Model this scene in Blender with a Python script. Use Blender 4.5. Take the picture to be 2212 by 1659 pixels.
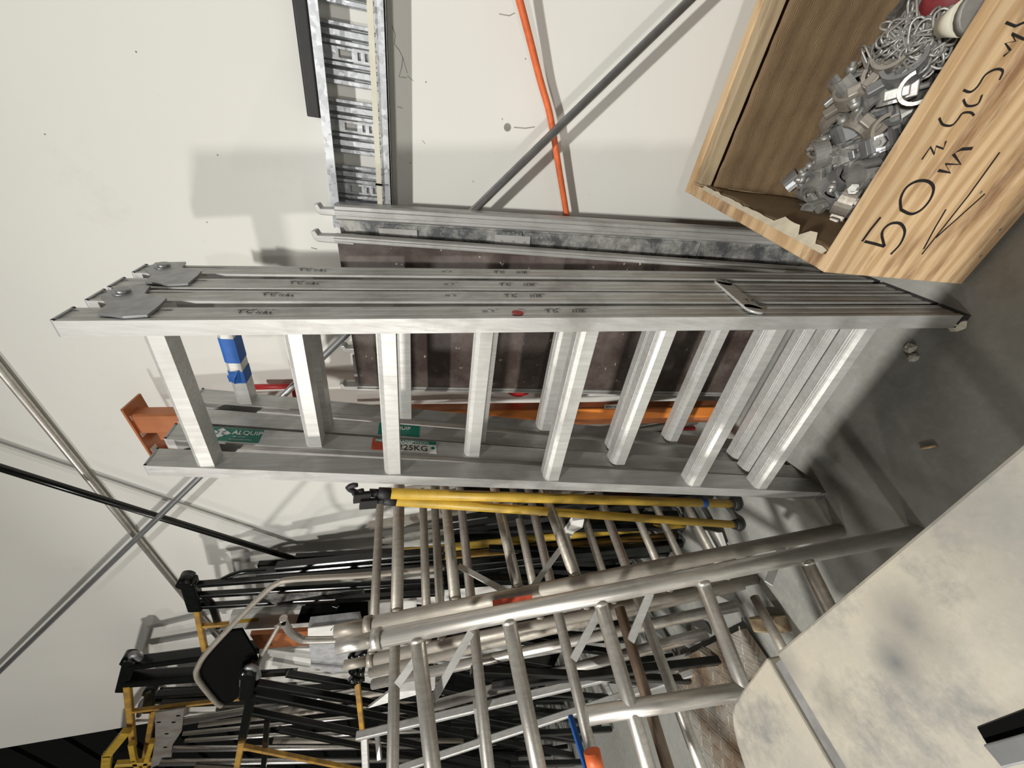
import bpy, math, random
from mathutils import Vector as V, Matrix
random.seed(7)
for o in list(bpy.data.objects): bpy.data.objects.remove(o)
scene = bpy.context.scene
col = scene.collection

# ------------------------------------------------------------------ camera
# a phone held on its side with a very wide lens: world up points to the left edge of the frame
FPX, PITCH, YAW, CAMH = 840.0, math.radians(13.5), math.radians(35), 1.3
W_, H_ = 1659, 2212                       # the upright picture
fh = V((-math.sin(YAW), math.cos(YAW), 0)); CR = V((math.cos(YAW), math.sin(YAW), 0)); ZZ = V((0, 0, 1))
CF = fh*math.cos(PITCH) - ZZ*math.sin(PITCH); CU = fh*math.sin(PITCH) + ZZ*math.cos(PITCH)
CC = V((0, 0, CAMH))
cam = bpy.data.cameras.new('camera'); cam.sensor_fit = 'HORIZONTAL'; cam.sensor_width = 36
cam.lens = FPX/2212*36; cam.clip_start = .02
co = bpy.data.objects.new('camera', cam); col.objects.link(co)
m = Matrix((-CU, CR, -CF)).transposed().to_4x4(); m.translation = CC
co.matrix_world = m; scene.camera = co

# ------------------------------------------------------------------ light
scene.view_settings.view_transform = 'Standard'; scene.view_settings.look = 'None'
scene.view_settings.gamma = 1; scene.view_settings.use_curve_mapping = False
scene.view_settings.exposure = 0.0
wd = bpy.data.worlds.new('world'); scene.world = wd; wd.use_nodes = True
wd.node_tree.nodes['Background'].inputs[0].default_value = (1, .97, .92, 1)
wd.node_tree.nodes['Background'].inputs[1].default_value = .013
def lamp(loc, target, size, energy, color, spread):
    l = bpy.data.lights.new('ceiling_or_fill_lamp', 'AREA'); l.shape = 'DISK'; l.size = size; l.spread = math.radians(spread); l.energy = energy; l.color = color
    o = bpy.data.objects.new('ceiling_or_fill_lamp', l); col.objects.link(o); o.location = loc
    o.rotation_euler = (V(target)-V(loc)).to_track_quat('-Z', 'Y').to_euler()
    return o
lamp((-.05, -2.7, 4.6), (-.05, -2.55, 0), .26, 312, (1, .98, .93), 137)
lamp((1.3, -7.5, 3.0), (.3, -2.5, 0), .5, 70, (1, .98, .95), 170)
lamp((-3.4, -6.0, 2.9), (-3.0, 1.3, 2.4), .5, 118, (1, .95, .89), 140)
lamp((-4.2, -2.7, 4.6), (-4.1, -2.45, 0), .30, 55, (1, .93, .86), 142)  # added fill lamp, no known fixture: brightens the far left of the wall

# ------------------------------------------------------------------ helpers
def ray(x, y): return CF*FPX + CR*((W_-y)-W_/2) - CU*(x-H_/2)
def at(x, y, Y):            # point of depth Y on the sight line through a photo pixel
    r = ray(x, y); return CC + r*(Y/r.y)
def atz(x, y, z):
    r = ray(x, y); return CC + r*((z-CAMH)/r.z)
def atp(x, y, p0, n):
    r = ray(x, y); return CC + r*((V(p0)-CC).dot(n)/r.dot(n))
def lerp(a, b, t): return a+(b-a)*t

MATS = {}
def nodes_of(name):
    mt = bpy.data.materials.new(name); mt.use_nodes = True
    nt = mt.node_tree; return mt, nt, nt.nodes['Principled BSDF']
def N(nt, t, **kw):
    n = nt.nodes.new(t)
    for k, v in kw.items():
        if k in n.inputs: n.inputs[k].default_value = v
        else: setattr(n, k, v)
    return n
def coords(nt, scale=(1, 1, 1)):
    tc = N(nt, 'ShaderNodeTexCoord'); mp = N(nt, 'ShaderNodeMapping'); mp.inputs['Scale'].default_value = scale
    nt.links.new(tc.outputs['Object'], mp.inputs[0]); return mp.outputs[0]
def ramp(nt, fac, stops):
    r = N(nt, 'ShaderNodeValToRGB'); nt.links.new(fac, r.inputs[0]); e = r.color_ramp.elements
    while len(e) < len(stops): e.new(.5)
    for i, (p, c) in enumerate(stops):
        e[i].position = p; e[i].color = (c, c, c, 1) if isinstance(c, (int, float)) else (*c, 1)
    return r.outputs[0]
def noise(nt, vec, scale, detail=4, rough=.6):
    n = N(nt, 'ShaderNodeTexNoise', Scale=scale, Detail=detail, Roughness=rough); nt.links.new(vec, n.inputs['Vector']); return n.outputs['Fac']
def mix(nt, fac, a, b):
    n = N(nt, 'ShaderNodeMix', data_type='RGBA')
    if isinstance(fac, (int, float)): n.inputs['Factor'].default_value = fac
    else: nt.links.new(fac, n.inputs['Factor'])
    for s, v in ((6, a), (7, b)):
        if isinstance(v, tuple): n.inputs[s].default_value = (*v, 1)
        else: nt.links.new(v, n.inputs[s])
    return n.outputs[2]
def bump(nt, b, fac, strength, dist=.005):
    n = N(nt, 'ShaderNodeBump', Strength=strength, Distance=dist); nt.links.new(fac, n.inputs['Height']); nt.links.new(n.outputs[0], b.inputs['Normal'])
def plain(name, c, rough=.5, metal=0, var=.25, scale=30, c2=None):
    mt, nt, b = nodes_of(name); v = coords(nt); f = noise(nt, v, scale)
    c2 = c2 or tuple(x*(1-var) for x in c)
    nt.links.new(mix(nt, ramp(nt, f, [(.35, 0), (.65, 1)]), c, c2), b.inputs['Base Color'])
    b.inputs['Roughness'].default_value = rough; b.inputs['Metallic'].default_value = metal
    MATS[name] = mt
def metal(name, c, dark, rough=.38, metal=.85, stretch=(60, 60, 3), wear=.5):
    mt, nt, b = nodes_of(name); v = coords(nt, stretch); f = noise(nt, v, 1.5, 5, .65)
    g = noise(nt, coords(nt), 9, 5)
    s = mix(nt, ramp(nt, f, [(.3, 0), (.7, 1)]), c, tuple(lerp(x, y, .6) for x, y in zip(c, dark)))
    s = mix(nt, ramp(nt, g, [(.5, 0), (.75, wear)]), s, dark)
    nt.links.new(s, b.inputs['Base Color']); b.inputs['Metallic'].default_value = metal
    rr = N(nt, 'ShaderNodeMapRange'); nt.links.new(f, rr.inputs[0]); rr.inputs[3].default_value = rough-.1; rr.inputs[4].default_value = rough+.15
    nt.links.new(rr.outputs[0], b.inputs['Roughness']); bump(nt, b, f, .12, .002); MATS[name] = mt
metal('aluminium', (.57, .57, .555), (.31, .30, .28), .46, .55, wear=.85)
metal('aluminium_bright', (.68, .68, .66), (.40, .39, .36), .36, .45, wear=.7)
metal('tube_alloy', (.64, .62, .58), (.36, .33, .29), .36, .75, wear=.8)
metal('tube_worn', (.40, .37, .32), (.22, .19, .155), .5, .5, wear=.8)
metal('steel_grey', (.36, .37, .38), (.22, .22, .22), .4, .7, (20, 20, 20))
metal('zinc', (.46, .46, .44), (.26, .25, .23), .48, .6, (40, 40, 40))
metal('silver_bar', (.75, .74, .72), (.45, .42, .38), .28, .9)
plain('steel_black', (.008, .009, .008), .22, .1, .4)
plain('black_matte', (.003, .003, .003), 1)
MATS['black_matte'].node_tree.nodes['Principled BSDF'].inputs['Specular IOR Level'].default_value = .1
plain('joint_dust', (.21, .205, .20), .8, 0, .3)
plain('rubber', (.02, .02, .02), .6)
plain('yellow', (.56, .36, .045), .45, 0, .3, 12)
plain('yellow_worn', (.55, .32, .05), .5, .1, .6, 14, (.30, .17, .06))
plain('orange_steel', (.70, .22, .035), .42, .0, .2, 8)
plain('orange_beam', (.52, .19, .08), .35, .3, .25, 10)
plain('hose_orange', (.75, .15, .04), .5)
plain('red', (.50, .025, .025), .5)
plain('red_label', (.50, .07, .03), .5, 0, .4, 40)
plain('white_paint', (.75, .74, .70), .6, 0, .12, 10)
plain('cream', (.70, .67, .55), .6, 0, .1)
plain('green_label', (.0, .17, .115), .45, 0, .1)
plain('tape_blue', (.015, .11, .42), .6, 0, .2)
plain('ink', (.012, .010, .010), .6)
plain('text_white', (.8, .8, .78), .5, 0, .05)
plain('paper_torn', (.62, .55, .42), .85, 0, .2)
plain('rust_plate', (.34, .33, .30), .5, .4, .5, 9, (.24, .21, .18))
plain('stone', (.45, .43, .38), .9, 0, .3, 40)
plain('grime', (.16, .155, .145), .6, .5, .5, 60)
plain('bag_red', (.20, .02, .025), .6)
plain('cloth_grey', (.42, .43, .44), .8, 0, .3)

def mk_galv():
    mt, nt, b = nodes_of('galvanised'); v = coords(nt)
    vo = N(nt, 'ShaderNodeTexVoronoi', Scale=95); nt.links.new(v, vo.inputs['Vector'])
    s = N(nt, 'ShaderNodeSeparateColor'); nt.links.new(vo.outputs['Color'], s.inputs[0])
    nt.links.new(ramp(nt, s.outputs[0], [(0, (.40, .42, .44)), (1, (.62, .64, .66))]), b.inputs['Base Color'])
    b.inputs['Metallic'].default_value = .6
    rr = N(nt, 'ShaderNodeMapRange'); nt.links.new(s.outputs[1], rr.inputs[0]); rr.inputs[3].default_value = .3; rr.inputs[4].default_value = .5
    nt.links.new(rr.outputs[0], b.inputs['Roughness']); MATS['galvanised'] = mt
mk_galv()
def mk_dirty():
    mt, nt, b = nodes_of('dirty_sheet'); v = coords(nt); f = noise(nt, v, 14, 8, .7); g = noise(nt, v, 60, 4)
    s = mix(nt, ramp(nt, f, [(.42, 0), (.62, 1)]), (.10, .105, .11), (.42, .42, .39))
    nt.links.new(mix(nt, ramp(nt, g, [(.6, 0), (.72, .6)]), s, (.55, .54, .5)), b.inputs['Base Color'])
    b.inputs['Roughness'].default_value = .5; b.inputs['Metallic'].default_value = .35; MATS['dirty_sheet'] = mt
mk_dirty()
def mk_brown():
    mt, nt, b = nodes_of('brown_ply'); v = coords(nt); f = noise(nt, v, 7, 8, .7); g = noise(nt, v, 48, 4, .55)
    s = mix(nt, ramp(nt, f, [(.4, 0), (.75, 1)]), (.048, .030, .025), (.15, .125, .11))
    nt.links.new(mix(nt, ramp(nt, g, [(.68, 0), (.72, 1)]), s, (.55, .5, .42)), b.inputs['Base Color'])
    b.inputs['Roughness'].default_value = .5; bump(nt, b, noise(nt, v, 300, 2), .1, .001); MATS['brown_ply'] = mt
mk_brown()
def mk_wood(name, c1, c2, knot):
    mt, nt, b = nodes_of(name); v = coords(nt, (2.2, 11, 11)); f = noise(nt, v, 1.6, 5, .6)
    w = N(nt, 'ShaderNodeTexWave', Scale=1.4, Distortion=9, Detail=3); w.bands_direction = 'Z'
    nt.links.new(coords(nt, (1.2, 6, 6)), w.inputs['Vector'])
    s = mix(nt, ramp(nt, w.outputs['Fac'], [(.2, 0), (.9, .75)]), c1, c2)
    s = mix(nt, ramp(nt, f, [(.50, 0), (.64, .9)]), s, knot)
    fine = noise(nt, coords(nt, (8, 160, 160)), 1, 3)
    s = mix(nt, ramp(nt, fine, [(.5, 0), (.8, .35)]), s, knot)
    nt.links.new(s, b.inputs['Base Color']); b.inputs['Roughness'].default_value = .65
    bump(nt, b, fine, .15, .002); MATS[name] = mt
mk_wood('ply_wood', (.60, .43, .25), (.42, .26, .125), (.20, .105, .05))
mk_wood('batten_wood', (.42, .33, .21), (.33, .25, .15), (.20, .14, .08))
def mk_paper():
    mt, nt, b = nodes_of('brown_paper'); v = coords(nt, (30, 30, 70))
    w = N(nt, 'ShaderNodeTexWave', Scale=1.0, Distortion=5, Detail=2); w.bands_direction = 'Z'; nt.links.new(v, w.inputs['Vector'])
    n = noise(nt, coords(nt), 8)
    s = mix(nt, ramp(nt, n, [(.3, 0), (.7, 1)]), (.235, .155, .08), (.165, .105, .052))
    nt.links.new(mix(nt, ramp(nt, w.outputs['Fac'], [(.5, 0), (1, .25)]), s, (.36, .26, .15)), b.inputs['Base Color'])
    b.inputs['Roughness'].default_value = .8; bump(nt, b, w.outputs['Fac'], .35, .006); MATS['brown_paper'] = mt
mk_paper()
def mk_wall():
    mt, nt, b = nodes_of('wall_paint'); v = coords(nt); f = noise(nt, v, 1.2, 4); g = noise(nt, v, 3.3, 7, .75); h = noise(nt, v, 38, 3)
    s = mix(nt, ramp(nt, f, [(.3, 0), (.7, 1)]), (.74, .735, .69), (.70, .695, .655))
    s = mix(nt, ramp(nt, g, [(.60, 0), (.78, .35)]), s, (.56, .55, .51))
    s = mix(nt, ramp(nt, h, [(.755, 0), (.775, .8)]), s, (.38, .36, .32))
    nt.links.new(s, b.inputs['Base Color']); b.inputs['Roughness'].default_value = .75
    bump(nt, b, noise(nt, v, 160, 2), .08, .002); MATS['wall_paint'] = mt
mk_wall()
def mk_floor():
    mt, nt, b = nodes_of('concrete'); v = coords(nt); f = noise(nt, v, 2.2, 6, .65); g = noise(nt, v, 40, 5, .7); h = noise(nt, v, 9, 5, .7)
    s = mix(nt, ramp(nt, f, [(.35, 0), (.65, 1)]), (.30, .30, .28), (.22, .225, .20))
    s = mix(nt, ramp(nt, g, [(.45, 0), (.7, .4)]), s, (.38, .37, .34))
    s = mix(nt, ramp(nt, h, [(.55, 0), (.75, .5)]), s, (.17, .155, .135))
    nt.links.new(s, b.inputs['Base Color']); b.inputs['Roughness'].default_value = .6
    bump(nt, b, g, .1, .002); MATS['concrete'] = mt
mk_floor()
def mk_bench():
    mt, nt, b = nodes_of('dusty_board'); v = coords(nt); f = noise(nt, v, 5, 6, .65); g = noise(nt, v, 13, 6, .7); h = noise(nt, v, 120, 3)
    s = mix(nt, ramp(nt, f, [(.38, 0), (.62, 1)]), (.40, .365, .295), (.31, .295, .26))
    s = mix(nt, ramp(nt, g, [(.47, 0), (.70, .85)]), s, (.17, .172, .168))
    s = mix(nt, ramp(nt, noise(nt, v, 8, 7, .7), [(.6, 0), (.7, .6)]), s, (.46, .42, .34))
    s = mix(nt, ramp(nt, h, [(.5, 0), (.8, .3)]), s, (.45, .42, .36))
    org = V((-.35, -.3, 0)); tc = N(nt, 'ShaderNodeTexCoord')
    for px, py, rad, am in ((1962, 1345, .042, .75), (1936, 1432, .026, .95), (1800, 1520, .03, .5), (2100, 1090, .11, .5), (1700, 1440, .03, .5)):   # greasy stains
        d = N(nt, 'ShaderNodeVectorMath', operation='DISTANCE'); nt.links.new(tc.outputs['Object'], d.inputs[0]); d.inputs[1].default_value = atz(px, py, .75)-org
        ad = N(nt, 'ShaderNodeMath', operation='MULTIPLY_ADD'); nt.links.new(g, ad.inputs[0]); ad.inputs[1].default_value = rad*.9; nt.links.new(d.outputs['Value'], ad.inputs[2])
        s = mix(nt, ramp(nt, ad.outputs[0], [(rad*.35, am), (rad*1.75, 0)]), s, (.115, .118, .118))
    nt.links.new(s, b.inputs['Base Color']); b.inputs['Roughness'].default_value = .75; bump(nt, b, h, .1, .002); MATS['dusty_board'] = mt
mk_bench()
def mk_checker():
    mt, nt, b = nodes_of('checker_plate'); v = coords(nt); n = noise(nt, v, 7, 5)
    s = mix(nt, ramp(nt, n, [(.4, 0), (.65, .85)]), (.45, .43, .38), (.22, .14, .075))
    nt.links.new(s, b.inputs['Base Color']); b.inputs['Roughness'].default_value = .5; b.inputs['Metallic'].default_value = .5
    w = N(nt, 'ShaderNodeTexWave', Scale=28, Distortion=0); w.bands_direction = 'DIAGONAL'; nt.links.new(v, w.inputs['Vector'])
    bump(nt, b, w.outputs['Fac'], .5, .003); MATS['checker_plate'] = mt
mk_checker()

class MB:
    def __init__(s): s.v = []; s.f = []; s.sm = []
    def add(s, vs, fs, sm=False):
        k = len(s.v); s.v += [V(p) for p in vs]; s.f += [tuple(i+k for i in f) for f in fs]
        s.sm += (sm if isinstance(sm, list) else [sm]*len(fs)); return s
    def loft(s, rings, caps=True, sm=False):
        n = len(rings[0]); vs = [p for r in rings for p in r]; fs = []
        for a in range(len(rings)-1):
            for i in range(n):
                j = (i+1) % n; fs.append((a*n+i, a*n+j, (a+1)*n+j, (a+1)*n+i))
        sml = [sm]*len(fs)
        if caps:
            fs += [tuple(range(n))[::-1], tuple(range((len(rings)-1)*n, len(rings)*n))]; sml += [False, False]
        return s.add(vs, fs, sml)
    def box(s, a, b):
        (x0, y0, z0), (x1, y1, z1) = a, b
        return s.loft([[V((x0, y0, z)), V((x1, y0, z)), V((x1, y1, z)), V((x0, y1, z))] for z in (z0, z1)])
    def obox(s, c, ax, ay, az):      # centre and three half axes
        c = V(c); return s.loft([[c-ax-ay+k*az, c+ax-ay+k*az, c+ax+ay+k*az, c-ax+ay+k*az] for k in (-1, 1)])
    def bar(s, a, b, w, h, up=(0, 0, 1)):
        a, b = V(a), V(b); d = (b-a).normalized(); x = d.cross(V(up))
        if x.length < 1e-4: x = d.cross(V((0, 1, 0)))
        x.normalize(); y = x.cross(d); e = min(w, h)*.12
        q = [(-w/2+e, -h/2), (w/2-e, -h/2), (w/2, -h/2+e), (w/2, h/2-e), (w/2-e, h/2), (-w/2+e, h/2), (-w/2, h/2-e), (-w/2, -h/2+e)]
        return s.loft([[p+x*i+y*j for i, j in q] for p in (a, b)])
    def tube(s, a, b, r, n=14, r2=None):
        a, b = V(a), V(b); d = (b-a).normalized(); x = d.orthogonal().normalized(); y = d.cross(x); r2 = r2 or r
        return s.loft([[p+x*(q*math.cos(t*2*math.pi/n))+y*(q*math.sin(t*2*math.pi/n)) for t in range(n)] for p, q in ((a, r), (b, r2))], sm=True)
    def path(s, pts, r, n=10, smooth=0, closed=False):
        pts = [V(p) for p in pts]
        if smooth:
            q = []; L = len(pts)
            for i in range(L if closed else L-1):
                g = (lambda k: pts[k % L]) if closed else (lambda k: pts[max(0, min(L-1, k))])
                p0, p1, p2, p3 = g(i-1), g(i), g(i+1), g(i+2)
                for k in range(smooth):
                    t = k/smooth
                    q.append(.5*((2*p1)+(p2-p0)*t+(2*p0-5*p1+4*p2-p3)*t*t+(3*p1-p0-3*p2+p3)*t**3))
            if not closed: q.append(pts[-1])
            pts = q
        L = len(pts); rings = []; x = None
        for i in range(L):
            if closed: d = (pts[(i+1) % L]-pts[i-1]).normalized()
            else: d = (pts[min(L-1, i+1)]-pts[max(0, i-1)]).normalized()
            if x is None: x = d.orthogonal().normalized()
            else:
                x = x-d*x.dot(d)
                x = x.normalized() if x.length > 1e-5 else d.orthogonal().normalized()
            y = d.cross(x); rings.append([pts[i]+x*(r*math.cos(2*math.pi*k/n))+y*(r*math.sin(2*math.pi*k/n)) for k in range(n)])
        if closed: rings.append(rings[0])
        return s.loft(rings, caps=not closed, sm=True)
    def prism(s, poly, d):           # polygon of points pushed along d
        d = V(d); return s.loft([[V(p) for p in poly], [V(p)+d for p in poly]])
    def ribbon(s, pts, w, n, th=.0006):   # a flat stroke of width w lying on a face with normal n
        pts = [V(p) for p in pts]; n = V(n).normalized(); R = []
        for i in range(len(pts)):
            d = (pts[min(len(pts)-1, i+1)]-pts[max(0, i-1)]).normalized(); x = d.cross(n).normalized()*(w/2)
            R.append([pts[i]-x, pts[i]+x, pts[i]+x+n*th, pts[i]-x+n*th])
        return s.loft(R)
    def build(s, name, mat, parent=None, bevel=0):
        if parent is None:
            xs = [p.x for p in s.v]; ys = [p.y for p in s.v]; zs = [p.z for p in s.v]
            org = V(((min(xs)+max(xs))/2, (min(ys)+max(ys))/2, min(zs)))
        else: org = parent['_o'] if False else WORLD[parent.name]
        me = bpy.data.meshes.new(name); me.from_pydata([tuple(p-org) for p in s.v], [], s.f); me.polygons.foreach_set('use_smooth', s.sm); me.update()
        import bmesh
        bm = bmesh.new(); bm.from_mesh(me); bmesh.ops.recalc_face_normals(bm, faces=bm.faces); bm.to_mesh(me); bm.free()
        o = bpy.data.objects.new(name, me); col.objects.link(o)
        me.materials.append(MATS[mat])
        if parent: o.parent = parent; WORLD[o.name] = org
        else: o.location = org; WORLD[o.name] = org
        if bevel:
            b = o.modifiers.new('bevel', 'BEVEL'); b.width = bevel; b.segments = 2; b.limit_method = 'ANGLE'
        return o
WORLD = {}
def tag(o, label, cat=None, group=None, kind=None):
    if label: o['label'] = label
    if cat: o['category'] = cat
    if group: o['group'] = group
    if kind: o['kind'] = kind
    return o
def thing(name, loc, label, cat, group=None):
    o = bpy.data.objects.new(name, None); o.empty_display_size = .05; col.objects.link(o); o.location = V(loc); WORLD[o.name] = V(loc)
    return tag(o, label, cat, group)
def text(s, org, dx, dy, size, mat, parent, name='lettering', th=.0004):
    cu = bpy.data.curves.new('t', 'FONT'); cu.body = s; cu.size = size; cu.extrude = th
    to = bpy.data.objects.new('t', cu); col.objects.link(to)
    dg = bpy.context.evaluated_depsgraph_get(); me = bpy.data.meshes.new_from_object(to.evaluated_get(dg))
    bpy.data.objects.remove(to); bpy.data.curves.remove(cu)
    dx, dy = V(dx).normalized(), V(dy).normalized(); nz = dx.cross(dy); o0 = V(org)-WORLD[parent.name]
    for v in me.vertices: v.co = o0+dx*v.co.x+dy*v.co.y+nz*(v.co.z+th)
    me.name = name; me.materials.clear(); me.materials.append(MATS[mat])
    o = bpy.data.objects.new(name, me); col.objects.link(o); o.parent = parent; WORLD[o.name] = WORLD[parent.name]
    return o

# ------------------------------------------------------------------ the setting
D = 1.38
def plane_box(name, a, b, mat):
    o = MB().box(a, b).build(name, mat); o['kind'] = 'structure'; return o
plane_box('floor', (-7, -8, -.1), (4, D, 0), 'concrete')
tag(plane_box('wall_back', (-4.06, D, -.1), (4, D+.15, 5.2), 'wall_paint'), 'white painted back wall with scuff marks')
wall = bpy.data.objects['wall_back']
def wall_mark(pts, w): MB().ribbon([at(x, y, D-.0002) for x, y in pts], w, (0, -1, 0), .0004).build('crack', 'crack', wall)
plain('crack', (.33, .32, .29), .9, 0, .3)
for pts, w in (([(847, 55), (854, 75), (852, 95), (862, 108), (870, 124), (868, 145), (862, 166), (878, 168)], .0018), ([(870, 124), (876, 145), (880, 158)], .0014), ([(880, 164), (893, 175)], .0014), ([(858, 230), (870, 234)], .0014), ([(912, 303), (918, 310)], .0014), ([(1078, 30), (1100, 34), (1112, 28)], .002), ([(1110, 275), (1135, 277), (1155, 274)], .003), ([(672, 535), (685, 538)], .003), ([(690, 512), (700, 520), (712, 522)], .002)):
    wall_mark(pts, w)
c_ = at(1096, 275, D); MB().tube(c_-V((0, .0006, 0)), c_+V((0, .001, 0)), .011, 14).build('filled_hole', 'crack', wall)
for x, y in ((920, 177), (294, 112), (447, 480), (470, 335), (1135, 127), (1085, 257), (886, 352), (1022, 392), (97, 290)):
    c_ = at(x, y, D); MB().tube(c_-V((0, .0006, 0)), c_+V((0, .001, 0)), .002, 8).build('chip', 'crack', wall)
door = plane_box('door_1', (-7, D+.05, -.1), (-4.06, D+.15, 5.2), 'steel_black')
for k in range(16):
    z = .1+k*.31
    MB().box((-7, D+.02, z), (-4.06, D+.05, z+.26)).build('slat', 'steel_black', door)

# ------------------------------------------------------------------ cable tray on the wall
def cable_tray():
    z0, z1 = 1.378, 1.548; yb, yf = D-.002, D-.075; xl, xr = -.34, 1.15
    t = thing('cable_tray', (.4, D, z0), 'galvanised ladder cable tray fixed along the white wall', 'cable tray')
    MB().box((xl, yf, z1-.004), (xr, yb, z1)).box((xl, yf-.002, z1-.022), (xr, yf+.002, z1)).build('rail', 'galvanised', t)
    m = MB().box((xl, yf, z0), (xr, yf+.003, z0+.024)).box((xl, yb-.02, z0), (xr, yb, z0+.003))
    x = xl                                   # perforated lower web
    while x < xr:
        m.box((x, yf, z0), (min(x+.034, xr), yb, z0+.003)); m.box((x+.034, yf, z0), (min(x+.042, xr+.01), yf+.02, z0+.003)); m.box((x+.034, yf+.032, z0), (min(x+.042, xr+.01), yb, z0+.003)); x += .042
    m.build('rail', 'galvanised', t)
    x = xl+.01; P = .158; yr = yb-.012
    while x < xr-.1:
        for k, (dx, w) in enumerate(((.027, .014), (.043, .021), (.066, .012), (.109, .012), (.123, .020), (.145, .011))):   # rolled ribs
            if x+dx+w < xr:
                a, b = x+dx, x+dx+w
                m = MB(); prof = [(a, yr+.006), (a+w*.2, yr-.004), (b-w*.2, yr-.004), (b, yr+.006)]
                m.loft([[V((p, q, z)) for p, q in prof] for z in (z0+.004, z1-.006)]); m.build('rung', 'galvanised', t)
        a = x+.080; b = a+.027                # slotted strip
        m = MB(); 
        zz = [z0+.004, z0+.045, z0+.053, z0+.061, z0+.070, z0+.078, z0+.088, z0+.115, z0+.120, z1-.006]
        m.box((a, yr, zz[0]), (a+.005, yr+.003, zz[-1])); m.box((b-.005, yr, zz[0]), (b, yr+.003, zz[-1]))
        for lo, hi in ((z0+.004, z0+.012), (z0+.042, z0+.050), (z0+.058, z0+.068), (z0+.076, z0+.090), (z0+.122, z1-.006)):
            m.box((a+.005, yr, lo), (b-.005, yr+.003, hi))
        m.build('slotted_strip', 'galvanised', t); x += P
    MB().box((xl+.02, D-.085, z0+.026), (xr, D-.078, z0+.040)).build('cable', 'cream', t)
    MB().bar((-.205, D-.088, z0+.024), (-.205, D-.088, z0+.042), .004, .016).build('cable_tie', 'black_matte', t)
cable_tray()
tag(MB().bar((-.065, D-.04, 1.5655), (1.15, D-.04, 1.5655), .07, .034).build('black_bar', 'rubber', bevel=.002), 'black flat steel bar lying on top of the cable tray', 'bar')

# ------------------------------------------------------------------ hose, brace rods
hp = [(1075, -150), (1105, -60), (1122, 0), (1143, 80), (1166, 170), (1186, 240), (1197, 300), (1210, 380), (1225, 470), (1238, 560)]
tag(MB().path([at(x, y, D-.055-.012*max(0, 4-i)) for i, (x, y) in enumerate(hp)], .0095, 12, 5).build('hose', 'hose_orange'), 'orange hose strung along the white wall', 'hose')
def rod(p, q, Y, r, mat, label, ext=(0, 0)):
    a, b = at(*p, Y), at(*q, Y); d = (b-a).normalized(); a -= d*ext[0]; b += d*ext[1]
    return tag(MB().tube(a, b, r).build('brace_rod', mat), label, 'rod', 'rods across the wall')
rod((1490, 0), (0, 1450), D-.10, .0115, 'steel_grey', 'long grey brace rod running diagonally up the wall behind the ladders', (.35, 1.3))
rod((0, 1010), (660, 1215), D-.085, .0135, 'steel_black', 'black brace rod slanting down the wall into the black trestles', (.4, .15))
rod((0, 797), (442, 1342), D-.016, .0125, 'tube_alloy', 'pale grey conduit running almost level along the wall', (1.5, 1.2))

# ------------------------------------------------------------------ scaffold platforms leaning behind the ladders
def platform(tr, tl, br, thick, label, face, hatch=False, hookz=0, beam=.035):
    tr, tl, br = V(tr), V(tl), V(br); t = thing('scaffold_platform', ((br+tl)/2).xy.to_3d(), label, 'platform')
    up = (tr-br).normalized(); rt = (tr-tl); w = rt.length; rt = (rt-up*rt.dot(up)).normalized(); nrm = rt.cross(up)   # nrm faces the room
    if nrm.y > 0: nrm = -nrm
    low = tr-up*(tr.z/up.z)                   # reach the floor
    L = (tr-low).length
    for s in (0, 1):                          # side beams
        c0 = low-rt*(s*w); k = -1 if s == 0 else 1
        m = MB()
        a = c0+rt*(k*beam/2); m.bar(a-nrm*thick/2+nrm*.004, a+up*L-nrm*thick/2+nrm*.004, beam, thick, nrm)
        m.bar(a+nrm*.006, a+up*L+nrm*.006, beam*.35, .010, nrm)
        m.build('side_beam', 'aluminium', t)
        for e in (0, 1):                      # hooks at both ends
            if e == 0: continue
            p = a+up*L-nrm*thick*.5
            hk = [(-.05, -.014), (.046, -.012), (.056, -.004), (.060, .014), (.048, .017), (.042, .005), (-.05, .009)]
            MB().prism([p+up*i_+rt*j_-nrm*.016 for i_, j_ in hk], nrm*.032).build('hook', 'aluminium', t, bevel=.002)
    m = MB(); c = low-rt*(w/2)+up*(L/2)-nrm*.010
    m.obox(c, rt*(w/2-beam*.9), up*(L/2-.004), nrm*.008); m.build('deck', face, t, bevel=.003)
    if hatch:
        for z0, z1 in ((.99, 1.40), (.40, .985)):
            q = low+up*((z0+z1)/2*L/1.53)-rt*(beam+.052); MB().obox(q, rt*.048, up*((z1-z0)/2*L/1.53-.003), nrm*.004).build('hatch_panel', 'dirty_sheet', t)
        for zz in (1.36, 1.02):
            q = low+up*(zz*L/1.53)-rt*(beam+.03)+nrm*.005; h = MB().obox(q, rt*.016, up*.055, nrm*.004).build('hinge', 'aluminium', t)
            for k in (-1, 0, 1): MB().tube(q+up*.036*k+nrm*.004-rt*.004, q+up*.036*k+nrm*.0065-rt*.004, .005, 8).build('rivet', 'zinc', h)
    return t, low, up, rt, nrm, L, w
P1 = platform(at(722, 508, 1.18), at(776, 842, 1.18), atz(1775, 583, 0), .03, 'brown plywood scaffold platform standing behind the two step ladders', 'brown_ply', beam=.018)
P2 = platform(at(722, 441, 1.262), at(760, 770, 1.262), at(1640, 499, 1.15), .05, 'scaffold platform with grey hinged hatch and aluminium beam showing beside brown plywood', 'dirty_sheet', hatch=True, beam=.042)
# paint ring marks on the brown deck
t, low, up, rt, nrm, L, w = P1
for cx, cy, a, b in ((.10, .55, .05, .18),):
    pts = [low+up*(cy+b*math.cos(k))-rt*(cx+a*math.sin(k))+nrm*.0 for k in [i*.25 for i in range(0, 8)]]
    MB().ribbon(pts, .004, nrm, .0008).build('paint_mark', 'cream', t)
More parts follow.
